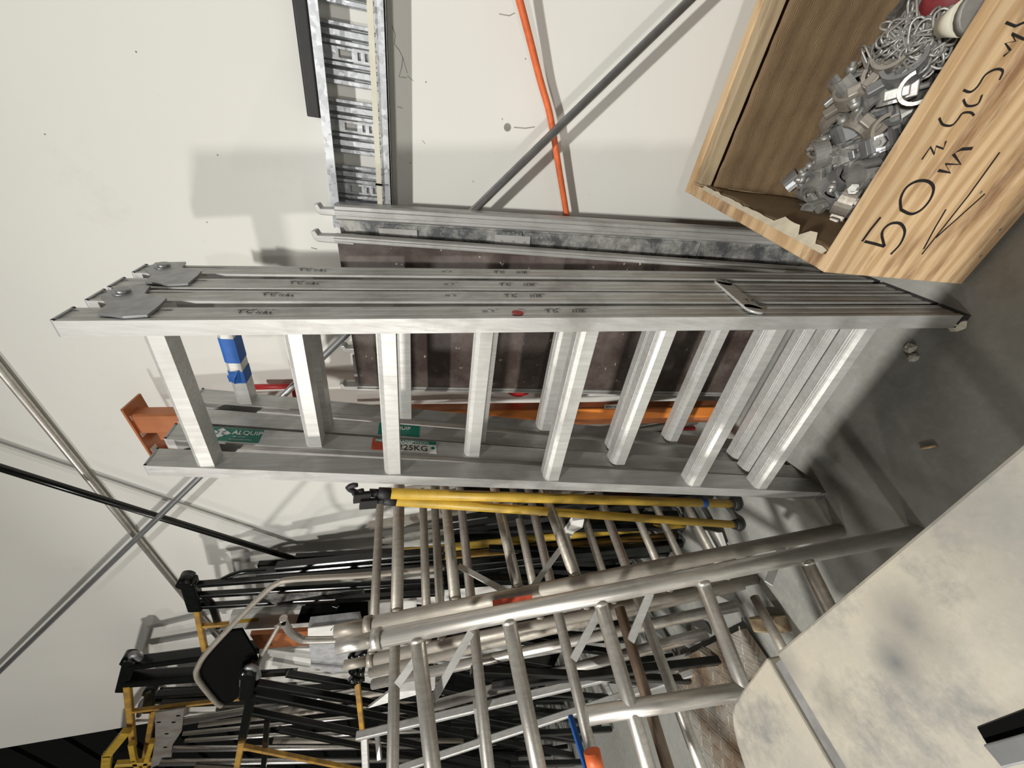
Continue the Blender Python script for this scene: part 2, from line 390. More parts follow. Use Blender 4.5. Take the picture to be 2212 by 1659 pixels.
# white board with round red sign, seen past the edge of the brown deck
sb = thing('sign_board', at(1350, 850, 1.24).xy.to_3d(), 'white board with red round prohibition sign, behind the brown platform', 'sign board')
a, b = at(772, 868, 1.222), at(1420, 852, 1.165); a2, b2 = a+V((.20, 0, 0)), b+V((.20, 0, 0)); bz = b-(b-a).normalized()*(-.02)
low_l = b+(b-a)*(b.z/(a.z-b.z)); low_r = low_l+V((.20, 0, 0))
MB().prism([a, a2, low_r, low_l], (0, .012, 0)).build('board', 'white_paint', sb)
nb = V((0, -1, .02)).normalized()
def on_board(x, y): return atp(x, y, a, (b-a).cross(V((1, 0, 0))).normalized())+nb*.001
ctr = on_board(1124, 830); rr = .06
disc = MB().prism([ctr+V((math.cos(k*math.pi/14)*rr, 0, math.sin(k*math.pi/14)*rr)) for k in range(28)], nb*.001).build('sign_disc', 'red', sb)
MB().prism([ctr+nb*.0015+V((math.cos(k*math.pi/14)*rr*.7, 0, math.sin(k*math.pi/14)*rr*.7)) for k in range(-12, -2)], nb*.0008).build('sign_panel', 'white_paint', disc)
for x0, x1, mt_ in ((1215, 1250, 'ink'), (1258, 1310, 'red'), (1312, 1338, 'ink')):
    MB().prism([on_board(x0, 845), on_board(x1, 845), on_board(x1, 832), on_board(x0, 832)], nb*.001).build('sign_strip', mt_, sb)

# red bent bar behind the ladders
tag(MB().path([at(548, 836, 1.33), at(632, 834, 1.33), at(639, 860, 1.33), at(660, 930, 1.33), at(1560, 925, 1.2)], .011, 8).build('red_bar', 'red'), 'red bent steel bar behind the orange beam', 'bar')

# ------------------------------------------------------------------ orange racking beam with end connectors
ob = thing('racking_beam', (-.92, 1.05, 0), 'orange pallet racking beam standing on end behind the ladders', 'racking beam')
bt = at(303, 908, 1.25); bb = atz(1578, 888, .02); dv = (bt-bb).normalized(); sx = (V((1, 0, 0))-dv*dv.x).normalized(); sy = dv.cross(sx)
MB().bar(bb, bt, .085, .05, sy).build('beam', 'orange_beam', ob)
MB().bar(bb+sx*.02+sy*-.028, bb.lerp(bt, .60)+sx*.02+sy*-.028, .05, .008, sy).build('beam_lip', 'orange_steel', ob)
MB().bar(bb-sx*.035+dv*.03, bb-sx*.13+dv*.03, .05, .06, dv).build('lower_connector', 'orange_steel', ob)
c = bt+dv*.0
cp = MB().prism([c+sx*.075-sy*.035, c+sx*.075+sy*.055, c-sx*.175+sy*.055, c-sx*.175-sy*.035], dv*.007).build('end_plate', 'orange_beam', ob)
for k in (.03, -.045, -.12): MB().obox(c+sx*k-dv*.0006-sy*.012, sx*.010, sy*.014, dv*.0008).build('slot', 'white_paint', cp)
MB().prism([c-sx*.175-sy*.035, c-sx*.175+sy*.055, c-sx*.175+sy*.055-dv*.11, c-sx*.175-sy*.035-dv*.11], sx*.007).build('connector_leg', 'orange_beam', ob)
MB().bar(c-dv*.055-sx*.10+sy*.03, c-dv*.055-sx*.035+sy*.03, .08, .045, sy).build('connector_web', 'orange_beam', ob)
q = atp(1321, 878, bb-sy*.034, sy); MB().obox(q, sx*.010, dv*.028, sy*.001).build('white_label', 'white_paint', ob)
text('WHITE S', q+dv*.025-sx*.006-sy*.0015, -dv, sx, .014, 'ink', ob)

# ------------------------------------------------------------------ two folded double-sided step ladders
ZT = 1.974
def xR(z): return -.447+.0957*(1.809-z)
def xL(z, j=0): return -.811-.030*(1.809-z)-.045*j/3*(1-z/1.974)
OFFT = (0, .095, .168, .262); OFFB = (0, .075, .146, .232)
def yF(z, j): return lerp(.622, .815, z/ZT)+lerp(OFFB[j], OFFT[j], z/ZT)
def yaw(x): return .030*(x+.63)
SD = .060; SW = .034
RUNG_PX = [[330, 835, 1280, 1690, 1885], [632, 1050, 1450, 1825], [663, 1063, 1427, 1770], [487, 872, 1226, 1565]]
def ladder(js, label, latch=None):
    z0 = 0
    t = thing('step_ladder', (-.6, yF(0, js[0])+.06, 0), label, 'ladder', 'folded step ladders')
    secs = []
    for j in js:
        for side in (1, -1):
            zt = ZT-(.028 if side < 0 else 0)
            def ring(z):
                xi = xR(z) if side > 0 else xL(z, j); y = yF(z, j)+yaw(xi); e = .0016
                prof = [(0, 0), (SW, 0), (SW, .010), (SW-e, .012), (SW-e, .022), (SW-.001, .024), (SW-.001, SD-.024), (SW-e, SD-.022), (SW-e, SD-.012), (SW, SD-.010), (SW, SD), (0, SD)]
                return [V((xi+side*p, y+q, z)) for p, q in prof]
            st = MB().loft([ring(z) for z in (.004, ZT*.5, zt)]).build('stile', 'aluminium', t)
            f = [V((p.x, p.y, z)) for z in (0, .02) for p in ring(.01)[0:1]+ring(.01)[1:2]+ring(.01)[10:12]]
            MB().loft([[p+V((side*.001, -.002 if i < 2 else .002, 0)) for i, p in enumerate(f[:4])], [p+V((side*.001, -.002 if i < 2 else .002, 0)) for i, p in enumerate(f[4:])]]).build('foot', 'rubber' if side > 0 else 'zinc', st)
            secs.append((j, side, st))
        for k, px in enumerate(RUNG_PX[j]):
            py = 728 if px < 500 else 718
            # rung height from where it meets the right stile
            z = 1.0
            for _ in range(12): z = at(px, py, yF(z, j)+.006).z
            y = yF(z, j)
            prof = [(.004, -.018), (.004, .012), (.010, .021), (.020, .024), (.052, .022), (.056, .0), (.052, -.018)]
            m = MB().loft([[V((x, y+p+yaw(x), z+q)) for p, q in prof] for x in (xL(z, j)-.004, xR(z)+.004)]); rg = m.build('rung', 'aluminium_bright', t)
            rb = MB()
            for u in (.25, .5, .75):
                p, q = lerp(.008, .030, u), lerp(.020, .0245, u)
                rb.bar((xL(z, j), y+p+yaw(xL(z, j)), z+q), (xR(z), y+p+yaw(xR(z)), z+q), .0025, .003)
            rb.build('tread_ribs', 'aluminium_bright', rg)
            if j == 3 and k == 0:                      # blue tape wrapped on this rung
                for xa, xb in ((at(502, 735, y).x, at(512, 786, y).x), (at(520, 804, y).x, at(524, 828, y).x)):
                    MB().loft([[V((x, y+p*1.02-.001+yaw(x), z+q*1.06)) for p, q in prof] for x in (xa, xb)]).build('blue_tape', 'tape_blue', rg)
                MB().prism([at(516, 800, y), at(490, 812, y-.012), at(496, 826, y-.014), at(508, 816, y-.008), at(506, 830, y-.008), at(522, 826, y)], (0, .001, 0)).build('tape_end', 'tape_blue', rg)
    # hinge plates and pivot bolts on the outer faces
    for side in (1, -1):
        x = (lambda z: (xR(z)+SW if side > 0 else xL(z)-SW)+side*.001)
        ja, jb = js; za = 1.93
        pl = [(yF(za, ja)-.002, za-.075), (yF(za, ja)+.02, za-.02), (yF(za, ja)+SD, za-.015), (yF(za, jb)+.01, za+.02), (yF(za, jb)+SD+.004, za+.022), (yF(za, jb)+SD+.004, za-.045), (yF(za, jb)+.02, za-.055), (yF(za, jb)-.01, za-.11), (yF(za, ja)+SD-.01, za-.115), (yF(za, ja)+.0, za-.115)]
        h = MB().prism([V((x(z), y+yaw(x(z)), z-(.028 if side < 0 else 0))) for y, z in pl], (side*.005, 0, 0)).build('hinge_plate', 'steel_grey', t)
        yb_ = yF(za, jb)+.03+yaw(x(za)); MB().tube((x(za)+side*.004, yb_, za-.012), (x(za)+side*.014, yb_, za-.012), .013, 12).tube((x(za)+side*.004, yb_, za-.012), (x(za)+side*.008, yb_, za-.012), .020, 14).build('pivot_bolt', 'steel_grey', h)
        for jj in (ja, jb):
            yy = yF(ZT, jj)+yaw(x(za)); zc = ZT-(.028 if side < 0 else 0); x0_, x1_ = sorted((x(ZT)-side*(SW+.001), x(ZT)+side*.001))
            MB().box((x0_, yy-.001, zc-.002), (x1_, yy+.004, zc+.003)).box((x0_, yy, zc-.002), (x0_+.004, yy+SD, zc+.003)).box((x1_-.004, yy, zc-.002), (x1_, yy+SD, zc+.003)).box((x0_, yy+SD-.004, zc-.002), (x1_, yy+SD, zc+.003)).box((x0_+.003, yy+.003, zc-.001), (x1_-.003, yy+SD-.003, zc+.001)).build('end_cap', 'steel_grey', t)
    return t
LA = ladder((0, 1), 'folded aluminium step ladder in front with red dot sticker on its stile')
LB = ladder((2, 3), 'folded aluminium step ladder behind with blue tape on its top rung')
# latch strap, stickers and writing
xo = xR(.52)+SW+.002
a, b = atp(1562, 612, V((xo, 0, 0)), V((1, 0, 0))), atp(1628, 668, V((xo, 0, 0)), V((1, 0, 0)))
lt = MB().bar(a, b, .045, .006, (1, 0, 0)).tube(a-V((.003, 0, 0)), a+V((.003, 0, 0)), .0225, 16).tube(b-V((.003, 0, 0)), b+V((.003, 0, 0)), .0225, 16).build('latch_strap', 'aluminium_bright', LA)
def scrawl(parent, j, side_x, z, strokes, size, mat='ink'):
    # handwriting on the outer face of a right stile; strokes in (down, back) units
    for st in strokes:
        pts = []
        for d, bk in st:
            zz = z-d*size; pts.append(V((xR(zz)+SW+.0006, yF(zz, j)+.030+bk*size+yaw(-.4), zz)))
        MB().ribbon(pts, .0022, (1, 0, 0)).build('handwriting', mat, parent)
T_ = [(-.2, 1), (.9, 1)], [(.35, 1), (.35, 0)]
C_ = [(2.2, .9), (1.8, 1), (1.4, .8), (1.3, .4), (1.6, .1), (2.2, 0)]
SM = [(2.8, -.1), (3.1, .5), (3.3, -.2), (3.6, .4)], [(3.9, -.3), (4.1, .5), (4.4, .3), (4.1, .1), (4.5, -.2)], [(4.9, .4), (4.8, -.2), (5.2, -.1)]
for j, z in ((0, 1.66), (1, 1.64), (2, 1.60), (3, 1.60)):
    p = LA if j < 2 else LB; scrawl(p, j, 0, z, (*T_, C_, *SM), .013)
N_ = [(0, 0), (0, 1), (.7, 0), (.7, 1)], [(1.2, 1), (1.2, 0)], [(1.6, 0), (1.6, 1), (2.2, .7), (1.7, .5), (2.2, 0)]
for j, z in ((0, .965), (1, 1.04), (2, 1.04), (3, 1.04)):
    p = LA if j < 2 else LB
    scrawl(p, j, 0, z, N_, .012); scrawl(p, j, 0, z+.06, (*T_, C_), .012); scrawl(p, j, 0, z+.2, ([(0, .3), (.5, .6), (.9, .2)], [(1.6, .5), (2.2, .5)]), .012)
z = 1.09; c = V((xR(z)+SW+.0005, yF(z, 0)+.033, z))
MB().prism([c+V((0, .011*math.cos(k*math.pi/10), .013*math.sin(k*math.pi/10))) for k in range(20)], (.001, 0, 0)).build('red_dot', 'red', LA)
for s, q in (('T C', .09), ('T C', -.05)):
    m0 = (a+b)/2+(a-b).normalized()*q; text(s, m0+V((.0035, 0, 0)), (0, 0, -1), (0, 1, 0), .022, 'ink', lt)
def stile_label(parent, j, px0, px1, py, h, mat):
    # sticker on the inner face of a left stile between two photo columns
    z0 = z1 = 1
    for _ in range(10):
        z0 = at(px0, py, yF(z0, j)+.03).z; z1 = at(px1, py, yF(z1, j)+.03).z
    f = lambda z, k: V((xL(z, j), yF(z, j)+.032+k+yaw(-.8), z))
    o = MB().prism([f(z0, -h), f(z1, -h), f(z1, h), f(z0, h)], (.0008, 0, 0)).build('sticker', mat, parent); return o, f, z0, z1
o, f, z0, z1 = stile_label(LA, 1, 452, 568, 950, .026, 'green_label')
w = V((.0009, 0, 0)); dn = (f(z1, 0)-f(z0, 0)).normalized(); bk = V((0, 1, 0)); cc = f(z0, .004)+dn*.035+w
MB().prism([cc+dn*.026, cc+bk*.019, cc-dn*.026, cc-bk*.019], (.0004, 0, 0)).build('emblem', 'text_white', o)
for v_ in ((1, 1), (1, -1), (-1, 1), (-1, -1)):
    q = cc+V((.0005, 0, 0)); MB().ribbon([q+dn*.004*v_[0]+bk*.002*v_[1], q+dn*.014*v_[0]+bk*.0105*v_[1]], .003, (1, 0, 0)).build('emblem_line', 'green_label', o)
text('ALQUIP', f(z0, .002)+dn*.064+w, dn, bk, .022, 'text_white', o)
text('--------', f(z0, -.010)+dn*.070+w, dn, bk, .012, 'text_white', o); text('................', f(z0, -.019)+dn*.064+w, dn, bk, .016, 'text_white', o)
o, f, z0, z1 = stile_label(LB, 2, 818, 906, 925, .026, 'green_label')
text('ALQUIP', f(z0, .002)+dn*.030+w, dn, bk, .019, 'text_white', o)
o, f, z0, z1 = stile_label(LA, 1, 806, 836, 982, .024, 'red_label')
o, f, z0, z1 = stile_label(LA, 1, 838, 942, 980, .024, 'white_paint')
text('225KG', f(z0, -.018)+dn*.03+w, dn, bk, .030, 'ink', o)
q = MB().prism([f(z0, .010)+w, f(z1, .010)+w, f(z1, .024)+w, f(z0, .024)+w], (.0004, 0, 0)).build('banner', 'green_label', o)
text('TRADESPERSON', f(z0, .0115)+dn*.025+w*1.6, dn, bk, .013, 'text_white', q)
q = MB().prism([f(z0, .010)-dn*.035+w, f(z0, .010)+w, f(z0, .024)+w, f(z0, .024)-dn*.035+w], (.0004, 0, 0)).build('banner', 'green_label', o)
text('INDUSTRIAL', f(z0, .0115)-dn*.034+w*1.6, dn, bk, .012, 'text_white', q)
MB().prism([f(z1, -.004)-dn*.018+w, f(z1, .003)-dn*.010+w, f(z1, -.004)-dn*.003+w, f(z1, -.011)-dn*.010+w], (.0004, 0, 0)).build('emblem', 'green_label', o)

# ------------------------------------------------------------------ yellow telescopic braces
def yellow_brace(p0, Y0, p1, r, label, tape=None):
    a, b = at(*p0, Y0), atz(*p1, .055); t = thing('scaffold_brace', b.xy.to_3d(), label, 'scaffold brace', 'yellow scaffold braces'); d = (b-a).normalized()
    MB().tube(a, b, r).build('tube', 'yellow', t)
    MB().tube(a+d*.005, a-d*.03, r*1.05).tube(a-d*.02, a-d*.055, r*.75).bar(a-d*.05+V((0, -.012, 0)), a-d*.095+V((0, -.02, .0)), .014, .035, V((1, 0, 0))).path([a-d*.09, a-d*.11+V((.02, 0, 0)), a-d*.085+V((.035, 0, 0))], .008, 8, 3).build('clamp', 'rubber', t)
    e = b+d*.04; MB().tube(b-d*.006, b+d*.008, r*1.15).tube(b+d*.006, b+d*.030, r*1.3, 14, r*1.75).tube(b+d*.030, b+d*.045, r*1.75, 14, r*1.3).build('end_cap', 'rubber', t)
    if tape: c = b-d*tape; MB().tube(c-d*.013, c+d*.013, r*1.03).build('blue_tape', 'tape_blue', t)
yellow_brace((840, 1066), .80, (1578, 1088), .0165, 'yellow tubular brace with blue tape beside the ladder stile', .145)
yellow_brace((852, 1082), .79, (1584, 1133), .0145, 'yellow tubular brace without tape, left of the taped brace')

# ------------------------------------------------------------------ aluminium scaffold frames
def rungframe(label, o, top, e2, length, rungs, sgn, r=.0195, rr=.0165, far=True, mat='tube_alloy', near_y=None, spigot=True):
    o, top, e2 = V(o), V(top), V(e2).normalized(); e1 = (top-o).normalized(); n = e1.cross(e2)
    t = thing('scaffold_ladder_section', o.xy.to_3d(), label, 'scaffold frame', 'aluminium scaffold frames')
    MB().tube(o, top, r, 18).build('stile', mat, t)
    if spigot:
        MB().tube(top-e1*.02, top+e1*.0, r*1.15, 18).build('collar', mat, t)
        MB().tube(top, top+e1*.075, r*.82, 18).build('spigot', mat, t)
    if far:
        q = o+e2*(sgn*length); q0 = q-e1*(q.z/e1.z)+e1*.001; MB().tube(q0, q0+e1*((top.z-.02)/e1.z), r, 18).build('stile', mat, t)
    for p in rungs:
        P = atp(*p, o, n); s = (P-o)
        # express P in e1,e2 coordinates
        k = e1.dot(e2); bvec = ((s.dot(e1)-k*s.dot(e2))/(1-k*k)); B = o+e1*bvec
        MB().tube(B, B+e2*(sgn*length), rr, 16).build('rung', mat, t)
        MB().tube(B+e2*(sgn*(r-.006)), B+e2*(sgn*(r+.003)), rr*1.10, 16, rr*1.01).build('weld', mat, t)
    return t, o, e1, e2, n
oa = V((-.759, .392, .001)); ta = V((-.985, .42, 1.40))
FA = rungframe('nearest aluminium scaffold frame, bright stile slanting above the dusty bench', oa, ta, (.47, .86, .13), .58, [(908, 1430), (1108, 1385), (1308, 1340), (1530, 1290), (1748, 1225)], -1)
obb = V((-.928, .518, .001)); tb = V((-1.155, .53, 1.44))
FB = rungframe('aluminium scaffold frame with red label on its near stile', obb, tb, (-.03, .99, .02), .66, [(858, 1300), (982, 1280), (1115, 1255), (1238, 1235)], 1, mat='tube_worn')
oc = V((-1.12, .44, .001)); tc = V((-1.40, .45, 1.42))
def shiftframe(label, x, dx, ynear, yfar, rungs, z1, mat):
    o = V((x, ynear, .001)); tp = V((x-dx, ynear+.01, z1)); return rungframe(label, o, tp, (.17, .98, .02), (yfar-ynear)/.985, rungs, 1, mat=mat, r=.019)
FC = shiftframe('aluminium scaffold frame with long rungs reaching out under the nearest frame', -1.36, .25, -.42, 1.22, [(850, 1560), (1045, 1560), (1262, 1560), (1478, 1560)], 1.40, 'tube_alloy')
FD = shiftframe('dull aluminium scaffold frame deep in the stack of frames', -1.36, .22, .60, 1.22, [(810, 1300), (918, 1220), (946, 1220), (1130, 1160), (1225, 1170), (1280, 1170), (1345, 1200), (1400, 1170), (1450, 1165), (1520, 1160)], 1.47, 'tube_worn')
# flat diagonal straps welded in the frame planes
def strap(F, p, q, w, mat='aluminium', off=.0):
    t, o, e1, e2, n = F; a, b = atp(*p, o-n*off, n), atp(*q, o-n*off, n)
    MB().bar(a, b, w, .005, n).build('strap', mat, t)
strap(FA, (858, 1480), (915, 1400), .017, off=-.015); strap(FA, (935, 1512), (1018, 1365), .017, off=-.015)
strap(FA, (1238, 1425), (1300, 1310), .017, off=-.015); strap(FA, (1362, 1385), (1405, 1280), .018, off=-.015)
strap(FB, (990, 1222), (1115, 1290), .017, off=-.005); strap(FB, (1140, 1283), (1215, 1180), .016, off=-.005); strap(FB, (1660, 1260), (1690, 1180), .02, off=-.005)
t, o, e1, e2, n = FA
a, b = atp(1268, 1546, o+n*.0, n), atp(1640, 1487, o, n); MB().tube(a, b, .0175, 16).build('stub_tube', 'tube_alloy', t)
a, b = atp(1278, 1622, o, n), atp(1288, 1665, o, n); MB().tube(a, b, .0172, 16).build('orange_tape', 'hose_orange', t)
t, o, e1, e2, n = FB
a, b = atp(1066, 1312, o, n), atp(1150, 1300, o, n); pf = (CC-(a+b)/2).normalized(); MB().bar(a+pf*.026, b+pf*.026, .034, .002, pf).build('red_label', 'red_label', t)
text('- -- ---', a+pf*.0275+(b-a)*.1, (b-a), pf.cross((b-a).normalized()), .016, 'ink', t)

# ------------------------------------------------------------------ loose tubes and bars in the stack
def tube_thing(name, p, Yp, q, Yq, r, mat, label, cat, group=None, square=False, floor_ext=0):
    a, b = at(*p, Yp), at(*q, Yq)
    if floor_ext and a.z > b.z: b = b+(b-a)*max(0, (b.z-.03)/(a.z-b.z))
    m_ = MB().bar(a, b, r*2, r*2, V((0, 1, 0))) if square else MB().tube(a, b, r)
    return tag(m_.build(name, mat), label, cat, group)
G = 'loose tubes in the scaffold stack'
tube_thing('steel_tube', (800, 1135), 1.22, (1095, 1085), 1.10, .021, 'tube_worn', 'worn grey tube behind the yellow braces, topmost of its stack', 'tube', G, floor_ext=1)
tube_thing('steel_tube', (825, 1172), 1.22, (1090, 1122), 1.10, .018, 'tube_alloy', 'silver tube just left of the worn tube behind the yellow braces', 'tube', G, floor_ext=1)
tube_thing('yellow_tube', (866, 1193), 1.25, (1290, 1150), 1.05, .020, 'yellow', 'yellow tube behind the frame rungs, nearer the yellow braces', 'tube', G, floor_ext=1)
tube_thing('yellow_tube', (835, 1213), 1.25, (1290, 1172), 1.05, .018, 'yellow_worn', 'dull yellow tube behind the frame rungs, nearer the black trestles', 'tube', G, floor_ext=1)
tube_thing('steel_tube', (805, 1478), .74, (1455, 1338), .60, .021, 'tube_alloy', 'silver tube crossing behind the nearest frame, its top showing past the frame rungs', 'tube', G, floor_ext=1)
tube_thing('steel_tube', (800, 1452), .78, (1440, 1300), .64, .021, 'tube_worn', 'dull tube next to the silver one behind the nearest frame', 'tube', G, floor_ext=1)
tube_thing('steel_tube', (935, 1525), .72, (1460, 1385), .60, .024, 'tube_alloy', 'thick pale tube lowest of the three behind the nearest frame', 'tube', G, floor_ext=1)

sq = thing('square_frame', at(1300, 1530, .62).xy.to_3d(), 'grey square-tube frame standing behind the nearest scaffold frame', 'frame')
def sqbar(p, q, Yp, Yq, w, ext=False):
    a, b = at(*p, Yp), at(*q, Yq)
    if ext: b = a+(b-a)*((a.z-.01)/(a.z-b.z))
    MB().bar(a, b, w, w, V((0, 1, 0))).build('square_tube', 'aluminium', sq)
sqbar((772, 1590), (1470, 1425), .66, .58, .034, True); sqbar((787, 1588), (793, 1720), .66, .50, .032); sqbar((815, 1590), (820, 1640), .68, .60, .022)
sqbar((830, 1672), (1470, 1462), .54, .52, .030, True); sqbar((1030, 1520), (1055, 1720), .60, .5, .034); sqbar((1300, 1460), (1340, 1540), .60, .55, .022)
MB().prism([at(795, 1530, .69), at(940, 1490, .69), at(940, 1440, .72), at(840, 1495, .72)], (0, .01, 0)).build('gusset', 'aluminium', sq)

# ------------------------------------------------------------------ black and yellow trestles
def trestle(label, Y, cap, blacks, yellows, extra=(), rb=.013, ry=.017, dY=-.28):
    pt = at(*cap[0], Y); t = thing('trestle', (pt.x+.2, Y-.15, 0), label, 'trestle', 'black and yellow trestles')
    if cap:
        a, b = at(*cap[0], Y), at(*cap[1], Y); MB().bar(a, b, .06, .05, V((0, 1, 0))).build('head_block', 'steel_black', t, bevel=.006)
        MB().tube(a+V((0, -.03, .01)), a+V((0, .03, .01)), .028, 14).build('head_knuckle', 'steel_black', t)
    for e in blacks:
        (p, q), r = (e[:2], e[2] if len(e) > 2 else rb); f_ = (q[0]-p[0])/1000
        MB().bar(at(*p, Y), at(*q, Y+dY*f_), r*2, r*2, V((0, 1, 0))).build('bar', 'steel_black', t)
    for e in yellows:
        (p, q), r = (e[:2], e[2] if len(e) > 2 else ry); MB().bar(at(*p, Y-.01), at(*q, Y-.01+dY*(q[0]-p[0])/1000), r*2, r*2, V((0, 1, 0))).build('leg', 'yellow_worn', t)
    for pts, r, mt_ in extra: MB().path([at(*p, Y) for p in pts], r, 10, 4).build('bent_tube', mt_, t)
    return t
trestle('black trestle with yellow leg nearest the white wall, cap under the black rod', 1.18, ((407, 1252), (425, 1312)),
        [((430, 1262), (960, 1222)), ((430, 1285), (960, 1255)), ((428, 1309), (960, 1280)), ((560, 1238), (960, 1205), .02), ((600, 1225), (960, 1192), .02)],
        [((420, 1288), (446, 1420), .0125), ((432, 1352), (505, 1347), .010)],
        [([(475, 1255), (500, 1243), (525, 1236), (560, 1233), (640, 1229)], .012, 'steel_black'), ([(432, 1285), (455, 1303), (466, 1330), (472, 1352)], .017, 'steel_black')])
trestle('black channel trestle at the far left with yellow leg and yellow bar', 1.2, ((284, 1420), (266, 1486)),
        [((290, 1432), (620, 1388), .028), ((284, 1466), (640, 1440), .034), ((340, 1500), (640, 1482), .018), ((350, 1520), (640, 1508), .02)],
        [((275, 1478), (288, 1612), .016), ((282, 1536), (520, 1508), .011)],
        [([(272, 1450), (276, 1428), (288, 1412), (300, 1420), (318, 1432)], .016, 'steel_grey')], ry=.02)
trestle('black trestle with second yellow leg behind the grey slotted plate', 1.26, ((328, 1488), (322, 1532)),
        [((336, 1512), (760, 1480), .018), ((345, 1495), (470, 1490), .02)],
        [((332, 1532), (312, 1640), .015), ((312, 1640), (322, 1720), .018)],
        [([(300, 1545), (305, 1520), (315, 1508), (328, 1505)], .014, 'steel_grey')])
trestle('glossy black trestle in front with yellow lower bar, beside the tubular loop', .88, ((540, 1446), (534, 1500)),
        [((555, 1476), (1440, 1628), .016), ((550, 1497), (1440, 1672), .019), ((535, 1535), (1440, 1718), .016), ((600, 1575), (1440, 1745), .014), ((620, 1455), (1440, 1590), .013), ((546, 1490), (523, 1600), .021), ((578, 1552), (566, 1700), .014)],
        [((523, 1598), (500, 1720), .016), ((518, 1611), (800, 1668), .012)],
        [([(524, 1480), (526, 1455), (538, 1440), (552, 1446), (558, 1462)], .013, 'steel_grey')])
tr = thing('trestle', at(780, 1560, .8).xy.to_3d(), 'rusty yellow post with tarred black head beside the square frame', 'trestle', 'black and yellow trestles')
MB().bar(at(770, 1455, .80), at(785, 1600, .74), .024, .024, (0, 1, 0)).build('leg', 'yellow_worn', tr)
for k in range(12):
    p = at(random.uniform(756, 795), random.uniform(1405, 1472), .80+random.uniform(-.03, .03)); MB().tube(p, p+V((random.uniform(-.03, .03), random.uniform(-.02, .02), random.uniform(-.05, .03))), random.uniform(.012, .022), 8).build('tar_lump', 'steel_black', tr)
# yellow bracket foot
yb = thing('yellow_bracket', at(240, 1659, 1.1).xy.to_3d(), 'bright yellow steel bracket at the far left under the trestles', 'bracket')
for p, q, w in (((224, 1720), (232, 1628), .05), ((232, 1630), (274, 1578), .05), ((284, 1605), (290, 1640), .03), ((290, 1638), (312, 1690), .03), ((250, 1650), (330, 1645), .05), ((300, 1700), (330, 1600), .03)):
    MB().bar(at(*p, 1.14), at(*q, 1.14), w, .03, (0, 1, 0)).build('arm', 'yellow', yb)
# grey plates and silver bars filling the left stack
pl = thing('slotted_plate', at(360, 1590, 1.12).xy.to_3d(), 'grey slotted steel plate hanging in the left stack', 'plate')
po = MB().prism([at(x, y, 1.12) for x, y in ((335, 1540), (398, 1530), (392, 1580), (372, 1610), (370, 1640), (325, 1660), (335, 1600))], (0, .008, 0)).build('plate', 'rust_plate', pl)
for x, y in ((343, 1560), (385, 1546), (357, 1614), (375, 1560), (360, 1585)): MB().tube(at(x, y, 1.12)-V((0, .001, 0)), at(x, y, 1.12)+V((0, .001, 0)), .012, 10).build('hole', 'black_matte', po)
S = [((398, 1558), (960, 1462), 1.15, .020, 'silver_bar'), ((430, 1566), (960, 1505), 1.12, .014, 'tube_worn'), ((395, 1585), (960, 1530), 1.18, .012, 'silver_bar'), ((372, 1618), (960, 1612), 1.12, .017, 'silver_bar'), ((345, 1647), (960, 1640), 1.10, .020, 'silver_bar'),
     ((560, 1545), (960, 1470), 1.05, .018, 'tube_worn'), ((400, 1600), (640, 1585), 1.16, .012, 'silver_bar'), ((470, 1530), (760, 1495), 1.2, .018, 'silver_bar'), ((590, 1600), (1000, 1600), 1.0, .016, 'tube_worn'), ((420, 1660), (1000, 1680), 1.05, .02, 'tube_worn'), ((640, 1590), (1000, 1575), 1.0, .014, 'silver_bar')]
SL = ['bright silver bar highest in the left stack, beside the slotted plate', 'dull bar under the highest silver bar in the left stack', 'thin silver bar above the yellow lower bar', 'silver bar level with the slotted plate hole', 'thick silver bar along the bottom edge of the left stack', 'short dull tube behind the front trestle head', 'short thin silver bar between the plate and the front trestle leg', 'silver bar tucked under the yellow crossbar', 'dull tube behind the yellow lower bar', 'dull tube lowest in the left stack', 'thin silver bar behind the front trestle bars']
for (p, q, Y, r, mt_), lb in zip(S, SL): tube_thing('steel_bar', p, Y, q, Y-.1, r, mt_, lb, 'bar', 'bars in the left stack')
# darker bars and boards packed behind the stack
for k, (x0, y0, x1, y1, w, Y) in enumerate(((560, 1222, 1300, 1190, .030, 1.27), (640, 1205, 1300, 1168, .028, 1.29), (560, 1300, 1300, 1240, .022, 1.25), (640, 1340, 1400, 1262, .02, 1.22), (900, 1330, 1450, 1400, .02, 1.1), (860, 1310, 1450, 1345, .022, 1.12), (800, 1500, 1450, 1560, .026, 1.02), (820, 1560, 1440, 1600, .022, 1.0), (850, 1600, 1440, 1640, .022, 1.0))):
    lb = ['upper black flat bar against the wall beside the first trestle', 'black flat bar against the wall touching the rod shadow', 'black bar behind the white plank', 'black bar running below the white plank into the frames', 'black bar crossing low behind the scaffold frames', 'black bar just above the low crossing one', 'black bar behind the square frame, upper', 'black bar behind the square frame, middle', 'black bar behind the square frame, lower'][k]
    a, b = at(x0, y0, Y), at(x1, y1, Y-.1)
    b = a+(b-a)*((a.z-.02)/(a.z-b.z))
    tag(MB().bar(a, b, w*1.6, w, (0, 1, 0)).build('black_bar', 'steel_black'), lb, 'bar', 'black bars packed in the stack')

G2 = 'black trestle bars heaped behind the frames'
rb_ = random.Random(21)
for k in range(22):
    x0, y0 = rb_.uniform(840, 1080), rb_.uniform(1320, 1650); Y = rb_.uniform(.85, 1.15)
    a = at(x0, y0, Y); b = at(x0+rb_.uniform(330, 480), y0+rb_.uniform(-40, 90), Y-.12)
    if b.z < .02: b = a+(b-a)*((a.z-.02)/(a.z-b.z))
    w_ = rb_.uniform(.022, .045); tag(MB().bar(a, b, w_, .03, (0, 1, 0)).build('black_bar', 'steel_black'), 'black painted steel bar in the heap behind the scaffold frames', 'bar', G2)

